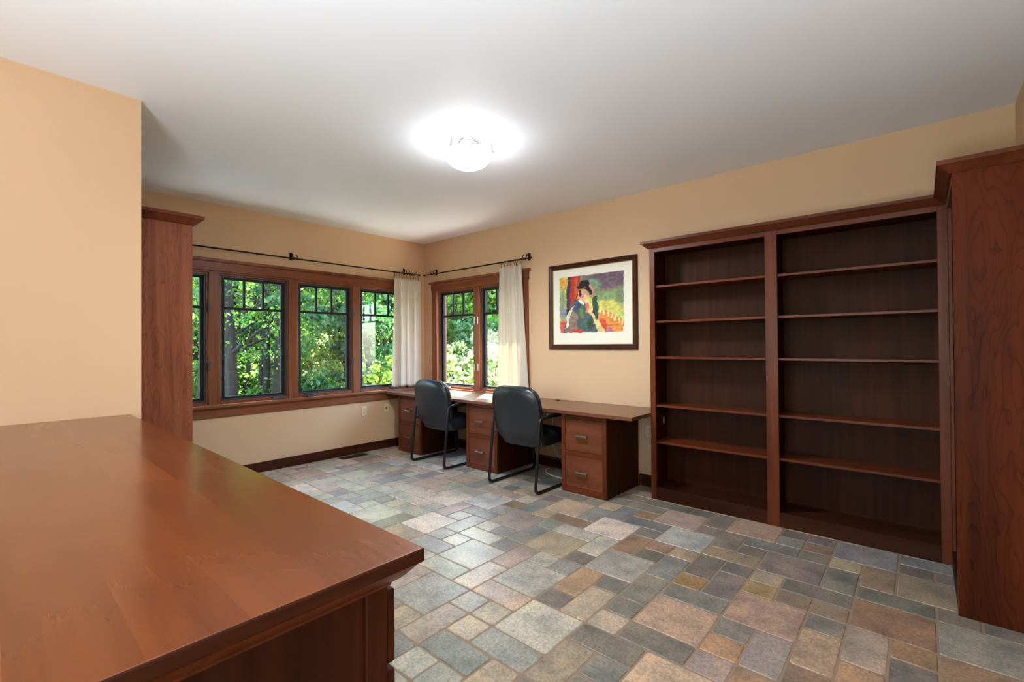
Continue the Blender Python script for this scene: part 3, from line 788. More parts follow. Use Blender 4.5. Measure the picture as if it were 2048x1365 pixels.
# ------------------------------------------------------------------ big counter in the foreground
def counter():
    Y1, Y0 = -3.621, -4.95; X0, X1 = XC + .001, 4.656; ZT = .969
    T = Thing('counter_cabinet', (3.3, -4.28, 0), 'big dark cherry base cabinet under the glossy counter in the foreground', 'cabinet')
    bx1, by1 = 4.600, -3.668
    C = Thing('countertop', (3.3, -4.28, .9), 'long glossy reddish wooden countertop in the left foreground', 'countertop')
    t = MB()
    # slab with a softly rounded edge
    t.box(X0, X1, Y0, Y1, ZT - .027, ZT, .005, seg=3)
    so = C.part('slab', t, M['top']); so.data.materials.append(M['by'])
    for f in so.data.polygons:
        if abs(f.normal.x) > .6: f.material_index = 1   # end faces darker: their shade is put into the colour
    cv = MB()
    prof = [(-.05, .896)]
    prof = [(-.01, .90)] + [(.0 + .046 * (1 - math.cos(a)), .9 + .036 * math.sin(a)) for a in [q * math.pi / 2 / 8 for q in range(9)]] + [(.047, ZT - .0272), (-.01, ZT - .0272)]
    prof = [(-.012, .897), (.004, .897), (.006, .903)] + [(.006 + .036 * q / 8, .903 + .034 * (q / 8) ** 1.35) for q in range(1, 9)] + [(.046, .9415), (-.012, .9415)]
    cv.sweep_mitre([((X0 + .001, by1), (0, 1)), ((bx1, by1), (1, 1)), ((bx1, Y0 + .01), (1, 0))], prof, M['wx'])
    C.part('edge_molding', cv)
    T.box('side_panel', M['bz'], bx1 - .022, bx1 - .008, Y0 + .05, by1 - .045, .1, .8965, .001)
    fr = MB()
    fr.box(bx1 - .022, bx1, by1 - .045, by1, 0, .8965, .002, M['bz'])  # darker wood on this stile paints in the shade
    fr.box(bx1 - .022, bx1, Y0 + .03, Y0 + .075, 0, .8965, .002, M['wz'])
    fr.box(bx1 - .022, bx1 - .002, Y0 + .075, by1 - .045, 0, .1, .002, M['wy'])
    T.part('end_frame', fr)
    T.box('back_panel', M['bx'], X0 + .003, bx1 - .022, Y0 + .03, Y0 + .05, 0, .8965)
    ff = MB()
    xs = [X0 + .004, 2.6, 3.26, 3.92, bx1 - .022]
    ff.box(X0 + .004, bx1 - .0225, by1 - .02, by1 - .001, .86, .8965, .0015, M['wx'])
    ff.box(X0 + .004, bx1 - .0225, by1 - .02, by1 - .001, 0, .09, .0015, M['wx'])
    for x in xs[1:-1]: ff.box(x - .02, x + .02, by1 - .02, by1 - .001, .09, .86, .0015, M['wz'])
    ff.box(X0 + .004, X0 + .03, by1 - .02, by1 - .001, .09, .86, .0015, M['wz'])
    T.part('face_frame', ff)
    for a, b_ in zip(xs, xs[1:]):
        last = b_ == xs[-1]
        for (z0, z1) in ((.742, .884), (.41, .730), (.10, .398)):
            d = T.box('drawer', M['bx'], a + .01, (bx1 - .003 if last else b_ - .01), by1 + .0005, by1 + .02, z0, z1, .006, seg=3)  # darker wood stands in for shade on the drawer edges
            h = MB(); cx, cz = (a + b_) / 2, (z0 + z1) / 2
            h.box(cx - .058, cx + .058, by1 + .04, by1 + .05, cz - .008, cz + .008, .003)
            for q in (-.045, .045): h.box(cx + q - .006, cx + q + .006, by1 + .019, by1 + .041, cz - .006, cz + .006, .001)
            T.part('handle', h, M['pewter'], d)
counter()

# ------------------------------------------------------------------ desk and its three file pedestals
DF = -.675
D = Thing('desktop', (1.8, -.34, .72), 'long built-in wooden desktop running under the corner window', 'desk top')
mb = MB(); mb.box(.06, 3.581, DF, -.0315, .719, .7505, .003, seg=2); mb.box(1.955, 3.581, -.0315, -.001, .719, .7505, .001); mb.box(.06, .19, -.0315, -.001, .719, .7505, .001)
D.part('slab', mb, M['desk'])
mb = MB(); mb.lathe([(0, 0), (.030, 0), (.0315, .0015), (.0300, .003), (.024, .0034), (.022, .002), (0, .002)], (2.40, -.075, .7505), 24)
D.part('grommet', mb, M['slot'])

def pedestal(x0, base_x):
    PW, PF, PZ = .4695, -.63, .7185
    lbl = {0: 'two-drawer wooden file cabinet in the corner, behind the farther chair', 1: 'two-drawer wooden file cabinet between the two black chairs', 2: 'two-drawer wooden file cabinet at the right end of the desk'}[base_x]
    T = Thing('file_cabinet', (x0 + PW / 2, -.33, 0), lbl, 'file cabinet', 'file cabinets under the desk')
    x1 = x0 + PW
    T.box('side_panel', M['bz'], x0, x0 + .018, PF + .02, -.025, 0, PZ, .001)
    T.box('side_panel', M['bz'], x1 - .018, x1, PF + .02, -.025, 0, PZ, .001)
    T.box('back_panel', M['bz'], x0 + .018, x1 - .018, -.037, -.025, 0, PZ, .001)
    T.box('inner_box', M['bz'], x0 + .018, x1 - .018, PF + .045, PF + .055, .05, PZ - .02, 0)
    ff = MB()
    ff.box(x0, x0 + .04, PF, PF + .02, 0, PZ, .0012, M['wz']); ff.box(x1 - .036, x1, PF, PF + .02, 0, PZ, .0012, M['wz'])
    for (a, b_) in ((0, .054), (.344, .382), (.676, PZ)): ff.box(x0 + .04, x1 - .036, PF + .0004, PF + .02, a, b_, .0012, M['wx'])
    T.part('face_frame', ff)
    for (z0, z1) in ((.3845, .6735), (.0565, .3415)):
        d = T.box('drawer', M['drw'], x0 + .0425, x1 - .0385, PF + .003, PF + .022, z0, z1, .002)
        h = MB(); cx, cz = x0 + .224, (z0 + z1) / 2 - .002
        t = bmesh.new(); rows = []
        for k in range(13):
            u = -1 + 2 * k / 12
            hw = .0085 + .003 * abs(u) ** 3; dep = .026 + .004 * (1 - u * u)
            xx = cx + u * .06
            rows.append([t.verts.new((xx, PF - dep + dy, cz + dz)) for dy, dz in ((0, -hw * .6), (0, hw * .6), (.003, hw), (.008, hw), (.008, -hw), (.003, -hw))])
        for a_, b_ in zip(rows, rows[1:]):
            for q in range(6): t.faces.new((a_[q], a_[(q + 1) % 6], b_[(q + 1) % 6], b_[q]))
        t.faces.new(rows[0][::-1]); t.faces.new(rows[-1]); bmesh.ops.recalc_face_normals(t, faces=t.faces)
        h.add(t)
        for q in (-.048, .048): h.box(cx + q - .006, cx + q + .006, PF - .022, PF + .004, cz - .006, cz + .006, .001)
        for q in (-.02, 0, .02): h.lathe([(0, 0), (.004, 0), (.004, .002), (0, .003)], (cx + q, PF - .03, cz), 8)
        T.part('handle', h, M['pewter'], d)
for k, x in enumerate((.262, 1.548, 2.844)): pedestal(x, k)

# ------------------------------------------------------------------ sled-base guest chairs
def rounded_path(pts, rad, n_=6):
    out = []
    P_ = [Vector(p) for p in pts]
    for i, p in enumerate(P_):
        if i == 0 or i == len(P_) - 1 or rad[i] == 0: out.append(p); continue
        a = (P_[i - 1] - p).normalized(); b_ = (P_[i + 1] - p).normalized()
        ang = a.angle(b_); d = rad[i] / math.tan(ang / 2)
        s, e_ = p + a * d, p + b_ * d
        for k in range(n_ + 1):
            t = k / n_
            out.append(s * (1 - t) ** 2 + p * 2 * t * (1 - t) + e_ * t * t)
    return out
def superell(cx, cy, cz, rx, ry, rz, ex, ez, nu=44, nv=28):
    t = bmesh.new(); rows = []
    def sg(v, e): return math.copysign(abs(v) ** e, v)
    for j in range(nv + 1):
        ph = -math.pi / 2 + math.pi * j / nv
        row = []
        for i in range(nu):
            th = 2 * math.pi * i / nu
            c = sg(math.cos(ph), ex)
            row.append((cx + rx * c * sg(math.cos(th), ez), cy + ry * sg(math.sin(ph), ex), cz + rz * c * sg(math.sin(th), ez)))
        rows.append(row)
    vs = []
    for j, row in enumerate(rows):
        if j in (0, nv): vs.append([t.verts.new(row[0])])
        else: vs.append([t.verts.new(p) for p in row])
    for a, b_ in zip(vs, vs[1:]):
        for i in range(nu):
            q = [a[i % len(a)], a[(i + 1) % len(a)], b_[(i + 1) % len(b_)], b_[i % len(b_)]]
            u = []
            for v in q:
                if v not in u: u.append(v)
            if len(u) > 2: t.faces.new(u).smooth = True
    bmesh.ops.recalc_face_normals(t, faces=t.faces)
    return t
def make_chair(label):
    """local frame: y=0 at the rear floor bend, the chair faces +y"""
    root = empty('guest_chair'); tag(root, label, 'chair', 'black guest chairs at the desk')
    HW = .289; r = .0145
    for s in (-1, 1):
        x = s * HW
        pts = [(x, .665, .37), (x, .69, r), (x, -.005, r), (x, .062, .672), (x, .44, .672)]
        fr = rounded_path([(x, .60, .60), (x, .655, .40), (x, .70, r), (x, -.01, r), (x, .07, .685), (x, .46, .685), (x, .60, .60)][:0] or
                          [(x, .68, .3), (x, .70, r), (x, -.008, r), (x, .065, .683), (x, .43, .683), (x, .60, .655), (x, .655, .5), (x, .68, .3)],
                          [0, .05, .055, .06, .02, .05, .05, 0])
        mb = MB(); mb.tube(fr, r, 12)
        mb.build('side_frame', M['tube'], root)
        a = MB(); a.tube([(x, .16, .699), (x, .2, .7015), (x, .3, .7025), (x, .42, .7005), (x, .455, .697)], [.017, .021, .023, .021, .012], 12)
        a.build('arm_pad', M['arm'], root)
    for pts_, rr_ in (([(-HW, .61, .36), (-HW + .05, .60, .37), (HW - .05, .60, .37), (HW, .61, .36)], .011),
                      ([(-HW, .046, .52), (-HW + .03, .12, .50), (HW - .03, .12, .50), (HW, .046, .52)], .011),
                      ([(-HW, .688, .16), (0, .688, .16), (HW, .688, .16)], .0095)):
        mb = MB(); mb.tube(pts_, rr_, 10); mb.build('crossbar', M['tube'], root)
    # seat
    t = superell(0, .36, .455, .254, .075, .275, .45, .5)
    bmesh.ops.transform(t, matrix=Matrix.Translation((0, .36, .455)) @ Matrix.Rotation(math.radians(90), 4, 'X') @ Matrix.Translation((0, -.36, -.455)), verts=t.verts)
    for v in t.verts:
        u = (v.co.y - .36)
        v.co.z += -.10 * max(0, u - .12) + .02 * (1 - (v.co.x / .262) ** 2) * (1 if v.co.z > .455 else 0)
        if v.co.z < .44 and u > .0: v.co.z += .1 * (u / .27) ** 2 * .5
    mb = MB(); mb.add(t, None, None, True); s_o = mb.build('seat', M['leather'], root)
    # back: outline profile as a function of height
    def halfw(v):      # v 0..1 bottom..top
        pts = [(0, .2), (.04, .236), (.10, .252), (.2, .266), (.35, .276), (.5, .288), (.65, .291), (.78, .284), (.87, .266), (.93, .238), (.97, .20), (.99, .165), (1, .12)]
        for (a, wa), (b_, wb) in zip(pts, pts[1:]):
            if v <= b_: return wa + (wb - wa) * (v - a) / (b_ - a)
        return .12
    def centre(v):     # y position of the rear surface at height v
        return .078 - .085 * v - .0 + .20 * max(0, .26 - v) ** 1.25 * 2.2
    Z0_, Z1_ = .385, .962
    def shell(y_off, thick, grow, bulge):
        t = bmesh.new(); NU_, NV_ = 26, 34; fr_, bk_ = [], []
        for j in range(NV_ + 1):
            v = .5 - .5 * math.cos(math.pi * j / NV_); z = Z0_ + (Z1_ - Z0_) * v
            hw = halfw(v) + grow
            a, b_ = [], []
            for i in range(NU_ + 1):
                u = -1 + 2 * i / NU_; u = math.sin(u * math.pi / 2)
                edge = (1 - abs(u) ** 3.5) ** .5 if abs(u) < 1 else 0
                ev = (1 - abs(2 * v - 1) ** 7) ** .5 if 0 < v < 1 else 0
                th = thick * edge * ev
                c = centre(v) + y_off + .035 * u * u
                zz = z - .0 * u
                a.append(t.verts.new((u * hw, c - th * bulge, zz))); b_.append(t.verts.new((u * hw, c + th * (1 - bulge) , zz)))
            bk_.append(a); fr_.append(b_)
        for G, fl in ((bk_, 0), (fr_, 1)):
            for j in range(NV_):
                for i in range(NU_):
                    q = (G[j][i], G[j][i + 1], G[j + 1][i + 1], G[j + 1][i])
                    t.faces.new(q[::-1] if fl else q)
        bmesh.ops.remove_doubles(t, verts=t.verts, dist=.0004)
        bmesh.ops.recalc_face_normals(t, faces=t.faces)
        for f in t.faces: f.smooth = True
        return t
    mb = MB(); mb.add(shell(.0, .045, .004, .75), None, None, True); bo = mb.build('backrest', M['leather'], root)
    mb = MB(); mb.add(shell(.04, .11, -.006, .25), None, None, True); mb.build('back_cushion', M['leather'], root)
    pp = []
    N_ = 60
    for k in range(N_ + 1):
        v = .04 + .96 * k / N_ if k <= N_ else 1
        pp.append((halfw(v) + .005, centre(v) + .012 + .035, Z0_ + (Z1_ - Z0_) * v))
    loop = pp + [(-p[0], p[1], p[2]) for p in pp[::-1]]
    mb = MB(); mb.tube(loop, .0045, 8); mb.build('piping', M['leather'], root)
    return root
ch = make_chair('black leather sled-base chair pulled up nearest the bookcase')
ch.location = (2.474, -.915, 0)
c2 = copy_tree(ch); c2.location = (1.182, -.885, 0)
c2['label'] = 'black leather sled-base chair farther away, nearer the room corner'

# ------------------------------------------------------------------ ceiling light
L = Thing('ceiling_light', (2.94, -1.885, H), 'lit white glass bowl ceiling light with thin metal rim', 'ceiling light')
cx, cy = 2.94, -1.885
mb = MB(); prof = [(.170 * math.sin(a), -.082 - .112 * math.cos(a) ** 1.0) for a in [q * math.pi / 2 / 16 for q in range(17)]]
mb.lathe(prof, (cx, cy, H), 48, M['bowl'])
mb.lathe([(.170, -.082), (.166, -.082)] + [(.165 * math.sin(a), -.082 - .107 * math.cos(a)) for a in [q * math.pi / 2 / 16 for q in range(16, -1, -1)]], (cx, cy, H), 48, M['bowl_in'])
bo = L.part('glass_bowl', mb, M['bowl'])
mb = MB(); mb.tube([(cx + .1725 * math.cos(a), cy + .1725 * math.sin(a), H - .081) for a in [q * math.pi / 32 for q in range(64)]], .0028, 8, closed=True)
L.part('rim', mb, M['rim'])
mb = MB(); mb.lathe([(0, 0), (.075, 0), (.075, -.014), (.068, -.02), (0, -.02)], (cx, cy, H - .0005), 32); L.part('canopy', mb, M['chrome'])
for k in range(3):
    a = math.radians(35 + 120 * k); ux, uy = math.cos(a), math.sin(a)
    mb = MB(); mb.tube([(cx + .06 * ux, cy + .06 * uy, H - .012), (cx + .15 * ux, cy + .15 * uy, H - .018), (cx + .172 * ux, cy + .172 * uy, H - .03), (cx + .175 * ux, cy + .175 * uy, H - .088)], .0038, 8)
    mb.lathe([(0, -.006), (.006, -.004), (.006, .004), (0, .006)], (cx + .18 * ux, cy + .18 * uy, H - .08), 10)
    L.part('clip', mb, M['rim'])
pl = bpy.data.lights.new('bulb', 'POINT'); pl.energy = 1.3; pl.shadow_soft_size = .04; pl.color = (1, .96, .9)
po = bpy.data.objects.new('bulb', pl); COL.objects.link(po); po.location = (cx, cy, H - .07)

pl = bpy.data.lights.new('bulb_downlight', 'SPOT'); pl.energy = 50; pl.shadow_soft_size = .12; pl.spot_size = math.radians(179); pl.spot_blend = .5; pl.color = (.95, .97, 1)
po = bpy.data.objects.new('bulb_downlight', pl); COL.objects.link(po); po.location = (cx, cy, H - .27)

# ------------------------------------------------------------------ outlets, vent, cable
def outlet(axis, u, z, label, m, jack=False):
    T = Thing('wall_outlet', (0.0005 if axis == 'y' else u, u if axis == 'y' else -.0005, z), label, 'outlet')
    def B(mb, a0, a1, w0, w1, d0, d1, bev=.001, mm=None):
        if axis == 'y': mb.box(d0, d1, u + a0, u + a1, z + w0, z + w1, bev, mm)
        else: mb.box(u + a0, u + a1, -d1, -d0, z + w0, z + w1, bev, mm)
    mb = MB(); B(mb, -.036, .036, -.06, .06, .0005, .0065, .0025); p = T.part('cover_plate', mb, m)
    if jack:
        s_ = MB(); B(s_, -.009, .009, -.009, .009, .006, .009, .002); T.part('jack', s_, M['slot'])
    else:
        for q in (-.022, .022):
            s_ = MB(); B(s_, -.017, .017, q - .015, q + .015, .006, .009, .003); sk = T.part('socket', s_, m)
            s_ = MB(); B(s_, -.008, -.005, q - .003, q + .008, .0088, .0094, 0); B(s_, .005, .008, q - .003, q + .008, .0088, .0094, 0); B(s_, -.002, .002, q - .011, q - .006, .0088, .0094, 0)
            T.part('slot', s_, M['slot'], sk)
outlet('y', -.968, .52, 'ivory duplex outlet low on the wall under the long window', M['plate'])
outlet('y', -.645, .525, 'ivory jack plate on the wall next to the corner file cabinet', plain('almond_plate', (206, 200, 158), .4), True)
outlet('x', 3.416, .52, 'ivory outlet in the gap between desk cabinet and bookcase', M['plate'])
V = Thing('floor_vent', (.12, -1.15, 0), 'dark slotted metal floor vent by the baseboard under the window', 'floor vent')
V.box('frame', plain('vent_bronze', (58, 46, 36), .5, .4), .06, .19, -1.36, -1.02, .0005, .004, .001)
mb = MB()
for k in range(14): mb.box(.075, .175, -1.345 + k * .0225, -1.345 + k * .0225 + .012, .0042, .0052)
V.part('grille', mb, M['slot'])
Cb = MB(); pts = []
for (x, y, z) in [(2.30, -.03, .70), (2.31, -.045, .52), (2.30, -.05, .33), (2.36, -.07, .2), (2.5, -.11, .09), (2.66, -.14, .02), (2.8, -.17, .0065), (2.83, -.25, .0065), (2.76, -.32, .0065), (2.6, -.33, .0065), (2.44, -.29, .0065), (2.33, -.2, .0065), (2.3, -.1, .0065)]:
    pts.append(Vector((x, y, z)))
sm = []
for i in range(len(pts) - 1):
    p0, p1, p2, p3 = pts[max(i - 1, 0)], pts[i], pts[i + 1], pts[min(i + 2, len(pts) - 1)]
    for k in range(6):
        t = k / 6
        sm.append(.5 * ((2 * p1) + (-p0 + p2) * t + (2 * p0 - 5 * p1 + 4 * p2 - p3) * t * t + (-p0 + 3 * p1 - 3 * p2 + p3) * t ** 3))
sm.append(pts[-1])
Cb.tube(sm, .006, 8)
co = Cb.build('power_cable', M['cable']); tag(co, 'pale cable looping down to the floor behind the nearer chair', 'cable')

# ------------------------------------------------------------------ framed print
FX0, FX1, FZ0, FZ1 = 2.253, 3.314, 1.302, 2.2245
Fp = Thing('framed_picture', ((FX0 + FX1) / 2, 0, 1.76), 'framed colourful print of a figure in a hat, dark wooden frame', 'picture')
fb_ = MB(); W_ = .05
prof = [(0, .001), (0, .024), (.006, .03), (.02, .028), (.036, .02), (.046, .017), (W_, .012), (W_, .001)]  # (inward, out from wall)
t = bmesh.new(); cs_ = [(FX0, FZ0, 1, 1), (FX1, FZ0, -1, 1), (FX1, FZ1, -1, -1), (FX0, FZ1, 1, -1)]
rings = [[t.verts.new((x + sx * a, -d, z + sz * a)) for a, d in prof] for x, z, sx, sz in cs_]
for k in range(4):
    a_, b_ = rings[k], rings[(k + 1) % 4]
    for q in range(len(prof)): t.faces.new((a_[q], a_[(q + 1) % len(prof)], b_[(q + 1) % len(prof)], b_[q]))
bmesh.ops.recalc_face_normals(t, faces=t.faces); fb_.add(t); Fp.part('frame', fb_, M['frame'])
fl = MB()
for (a, b_, c, d) in ((FX0 + W_, FX1 - W_, FZ0 + W_, FZ0 + W_ + .006), (FX0 + W_, FX1 - W_, FZ1 - W_ - .006, FZ1 - W_), (FX0 + W_, FX0 + W_ + .006, FZ0 + W_, FZ1 - W_), (FX1 - W_ - .006, FX1 - W_, FZ0 + W_, FZ1 - W_)):
    fl.box(a, b_, -.013, -.006, c, d, .001)
Fp.part('fillet', fl, M['gold'])
Fp.box('mat_board', M['mat'], FX0 + W_ - .004, FX1 - W_ + .004, -.0075, -.001, FZ0 + W_ - .004, FZ1 - W_ + .004, 0)
# the print: painted patches
def poly_in(px, py, poly):
    ins = np.zeros(px.shape, bool); k = len(poly)
    for i in range(k):
        x1, y1 = poly[i]; x2, y2 = poly[(i + 1) % k]
        c = ((y1 > py) != (y2 > py)) & (px < (x2 - x1) * (py - y1) / (y2 - y1 + 1e-12) + x1)
        ins ^= c
    return ins
def vnoise(x, y, s, seed):
    r = np.random.default_rng(seed); g = r.random((64, 64))
    X, Y = x * s, y * s; i = np.floor(X).astype(int); j = np.floor(Y).astype(int); fx, fy = X - i, Y - j
    fx = fx * fx * (3 - 2 * fx); fy = fy * fy * (3 - 2 * fy)
    a = g[i % 64, j % 64]; b_ = g[(i + 1) % 64, j % 64]; c = g[i % 64, (j + 1) % 64]; d = g[(i + 1) % 64, (j + 1) % 64]
    return (a * (1 - fx) + b_ * fx) * (1 - fy) + (c * (1 - fx) + d * fx) * fy - .5
NX, NZ = 210, 165
uu, vv = np.meshgrid(np.linspace(0, 1, NX), np.linspace(0, 1, NZ)); vt = 1 - vv  # vt: 0 at top
wu = uu + .035 * vnoise(uu, vt, 14, 1) + .02 * vnoise(uu, vt, 40, 2); wv = vt + .035 * vnoise(uu, vt, 14, 3) + .02 * vnoise(uu, vt, 40, 4)
img = np.zeros((NZ, NX, 3)); img[:] = (188, 196, 110)
def put(mask, c): img[mask] = c
def blob(cx_, cy_, rx, ry, c, soft=.35):
    d = ((wu - cx_) / rx) ** 2 + ((wv - cy_) / ry) ** 2; a = np.clip((1 - d) / soft, 0, 1)[..., None]
    img[:] = img * (1 - a) + np.array(c) * a
blob(.75, .1, .6, .3, (108, 92, 104), .8); blob(.5, .18, .2, .14, (118, 150, 122), .7); blob(.95, .42, .12, .2, (120, 138, 104), .8)
blob(.7, .38, .22, .1, (126, 152, 108), .7); blob(.72, .58, .3, .14, (202, 196, 104), .7); blob(.06, .1, .08, .12, (214, 158, 76), .7)
blob(.05, .4, .08, .2, (134, 158, 118), .7); blob(.06, .62, .09, .14, (136, 140, 150), .7); blob(.06, .88, .1, .16, (196, 96, 82), .7)
put(poly_in(wu, wv, [(.14, -.1), (.2, -.1), (.21, .75), (.12, .8)]), (74, 60, 82)); put(poly_in(wu, wv, [(.19, -.1), (.34, -.1), (.30, .5), (.18, .72)]), (172, 62, 50))
blob(.27, .22, .03, .26, (204, 92, 66), .9)
put(poly_in(wu, wv, [(.62, .66), (.72, .6), (1.0, .8), (1.0, 1.0), (.66, 1.02)]), (212, 142, 74)); blob(.68, .86, .08, .14, (198, 84, 62), .6); blob(.78, .96, .06, .08, (182, 106, 142), .6)
for k in range(7): blob(.67 + .05 * k, .61 + .035 * k, .011, .05, (232, 226, 176), .5)
# coat over the shoulder, jacket
put(poly_in(wu, wv, [(.24, .42), (.1, .72), (.08, 1.0), (.5, 1.05), (.74, 1.0), (.6, .7), (.5, .5), (.36, .36)]), (78, 96, 100))
put(poly_in(wu, wv, [(.2, .55), (.09, .95), (.3, 1.05), (.3, .7)]), (140, 118, 106)); put(poly_in(wu, wv, [(.12, .68), (.1, .9), (.14, .86), (.24, .5)]), (208, 212, 200))
put(poly_in(wu, wv, [(.4, .42), (.46, .4), (.6, .68), (.74, 1.02), (.64, 1.02), (.52, .72)]), (222, 198, 142)); blob(.46, .56, .03, .1, (206, 122, 92), .6)
blob(.31, .52, .04, .14, (66, 80, 118), .8); blob(.36, .62, .05, .12, (104, 136, 74), .8); blob(.5, .84, .07, .13, (60, 78, 64), .7); blob(.3, .96, .12, .06, (182, 74, 64), .7); blob(.42, .86, .05, .1, (70, 110, 92), .7)
# raised sleeve, head, hat as plain masses
put(poly_in(wu, wv, [(.52, .42), (.6, .36), (.64, .62), (.62, .76), (.56, .72), (.54, .56)]), (58, 84, 72)); blob(.53, .3, .028, .13, (206, 128, 104), .5)
blob(.385, .35, .072, .12, (206, 148, 128), .3); blob(.41, .38, .03, .05, (228, 176, 152), .8); put(poly_in(wu, wv, [(.3, .42), (.34, .4), (.42, .5), (.4, .53)]), (226, 222, 196)); blob(.335, .3, .02, .06, (60, 42, 38), .5)
put(poly_in(wu, wv, [(.28, .2), (.34, .17), (.36, .08), (.46, .08), (.5, .2), (.54, .34), (.5, .35), (.44, .26), (.36, .23), (.29, .24)]), (44, 38, 42)); blob(.42, .22, .06, .014, (150, 60, 52), .6)
br = 1 + .22 * vnoise(uu, vt, 30, 9) + .16 * vnoise(uu * .4, vt * 1.6, 60, 10); img = np.clip(img * br[..., None], 12, 248)
edge = np.minimum(np.minimum(uu, 1 - uu) * 1.2, np.minimum(vt * 3, (1 - vt)) * .95) + .02 * vnoise(uu, vt, 40, 12)
paper = (edge < np.where(vt > .9, .022, .006)); img[paper] = (226, 226, 214)
c01 = img / 255; lc = np.where(c01 <= .04045, c01 / 12.92, ((c01 + .055) / 1.055) ** 2.4)
AX0, AX1, AZ0, AZ1 = 2.388, 3.171, 1.464, 2.086
co_ = np.stack([AX0 + uu * (AX1 - AX0) - Fp.base.x, np.full(uu.shape, -.0079) - Fp.base.y, AZ0 + vv * (AZ1 - AZ0) - Fp.base.z], -1).reshape(-1, 3)
idx = np.arange(NX * NZ).reshape(NZ, NX)
fc = np.stack([idx[:-1, :-1], idx[:-1, 1:], idx[1:, 1:], idx[1:, :-1]], -1).reshape(-1, 4)
me = bpy.data.meshes.new('print'); me.from_pydata(co_.tolist(), [], fc.tolist())
at = me.color_attributes.new('Col', 'FLOAT_COLOR', 'POINT')
at.data.foreach_set('color', np.concatenate([lc.reshape(-1, 3), np.ones((NX * NZ, 1))], 1).ravel()); me.materials.append(M['art'])
po = bpy.data.objects.new('print', me); COL.objects.link(po); po.parent = Fp.root
sg_ = MB()
for (x, z) in ((2.95, 1.545),):
    sg_.tube([(x + .012 * k, -.0092, z + .006 * math.sin(k * 2.1)) for k in range(14)], .0012, 5)
Fp.part('signature', sg_, M['slot'])

# ------------------------------------------------------------------ outside: ground, woods, shrubs
mb = MB(); mb.box(-60, 40, -40, 60, -1.0, -.55)
gr = mb.build('ground', M['ground']); tag(gr, kind='structure')
mb = MB(); mb.box(-2.3, -.16, -4.6, 2.0, -.56, -.53); mb.box(-.16, 7.0, .16, 1.5, -.56, -.53)  # unseen pale slabs added to bounce sunlight up onto the ceiling
tag(mb.build('bounce_slab', M['bounce']), kind='structure')

def leaf_mesh(name, centres, radii, counts, size, cols, seed, droop=.2, flat=.75):
    r = np.random.default_rng(seed)
    P_, S_ = [], []
    for c, rad, n_ in zip(centres, radii, counts):
        d = r.normal(size=(n_, 3)); d /= np.linalg.norm(d, axis=1)[:, None]
        q = np.abs(r.normal(size=n_)) * .55 + .1
        P_.append(np.array(c) + d * q[:, None] * np.array(rad) * 1.15)
        S_.append(np.full(n_, r.random()))
    P_ = np.concatenate(P_); S_ = np.concatenate(S_); N = len(P_)
    nrm = r.normal(size=(N, 3)) * np.array([1, 1, .6]) + np.array([.0, 0, flat]); nrm /= np.linalg.norm(nrm, axis=1)[:, None]
    a = r.normal(size=(N, 3)); a[:, 2] -= droop; t1 = np.cross(nrm, a); t1 /= np.linalg.norm(t1, axis=1)[:, None]; t2 = np.cross(nrm, t1)
    L = size * (.6 + .8 * r.random(N))[:, None]; Wd = L * .42
    # leaf: 6 verts, folded along the midrib
    v0 = P_ - t2 * L * .5; v3 = P_ + t2 * L * .55 - nrm * L * .12
    fold = nrm * L * .10
    v1 = P_ + t1 * Wd * .9 + fold - t2 * L * .1; v5 = P_ - t1 * Wd * .9 + fold - t2 * L * .1
    v2 = P_ + t1 * Wd * .6 + fold * .7 + t2 * L * .25; v4 = P_ - t1 * Wd * .6 + fold * .7 + t2 * L * .25
    V_ = np.stack([v0, v1, v2, v3, v4, v5], 1).reshape(-1, 3)
    b0 = (np.arange(N) * 6)[:, None]
    F = np.concatenate([b0 + np.array([0, 1, 2, 3]), b0 + np.array([0, 3, 4, 5])], 0)
    me = bpy.data.meshes.new(name)
    me.vertices.add(len(V_)); me.vertices.foreach_set('co', V_.astype('f').ravel())
    me.loops.add(F.size); me.loops.foreach_set('vertex_index', F.astype('i').ravel())
    me.polygons.add(len(F)); me.polygons.foreach_set('loop_start', np.arange(0, F.size, 4, dtype='i'))
    me.update(calc_edges=True)
    k = (S_ * .6 + r.random(N) * .4)[:, None]; j = r.random((N, 1))
    c0, c1, c2 = [np.array(lin(c)[:3]) for c in cols]
    cc = np.where(k < .5, c0 + (c1 - c0) * k * 2, c1 + (c2 - c1) * (k * 2 - 1)) * (.75 + .5 * j)
    cc = np.concatenate([cc, np.ones((N, 1))], 1)
    at = me.color_attributes.new('Col', 'FLOAT_COLOR', 'POINT'); at.data.foreach_set('color', np.repeat(cc, 6, 0).ravel())
    me.materials.append(M['leaf'])
    return me
GZ = -.55
def limb(mb, p, d, L, r, rnd, depth, tips):
    pts = [Vector(p)]; dd = Vector(d).normalized(); n_ = 6
    for k in range(n_):
        dd = (dd + Vector((rnd.uniform(-1, 1), rnd.uniform(-1, 1), rnd.uniform(-.3, .6))) * .13).normalized()
        pts.append(pts[-1] + dd * L / n_)
    mb.tube(pts, [r * (1 - .6 * k / n_) for k in range(n_ + 1)], 8 if depth > 1 else 6)
    tips.append(pts[-1])
    if depth > 0:
        for k in range(3):
            q = pts[rnd.randint(2, n_)]; ax = Vector((rnd.uniform(-1, 1), rnd.uniform(-1, 1), rnd.uniform(-.1, .7))).normalized()
            limb(mb, q, (dd + ax * 1.1), L * rnd.uniform(.45, .65), r * .42, rnd, depth - 1, tips)
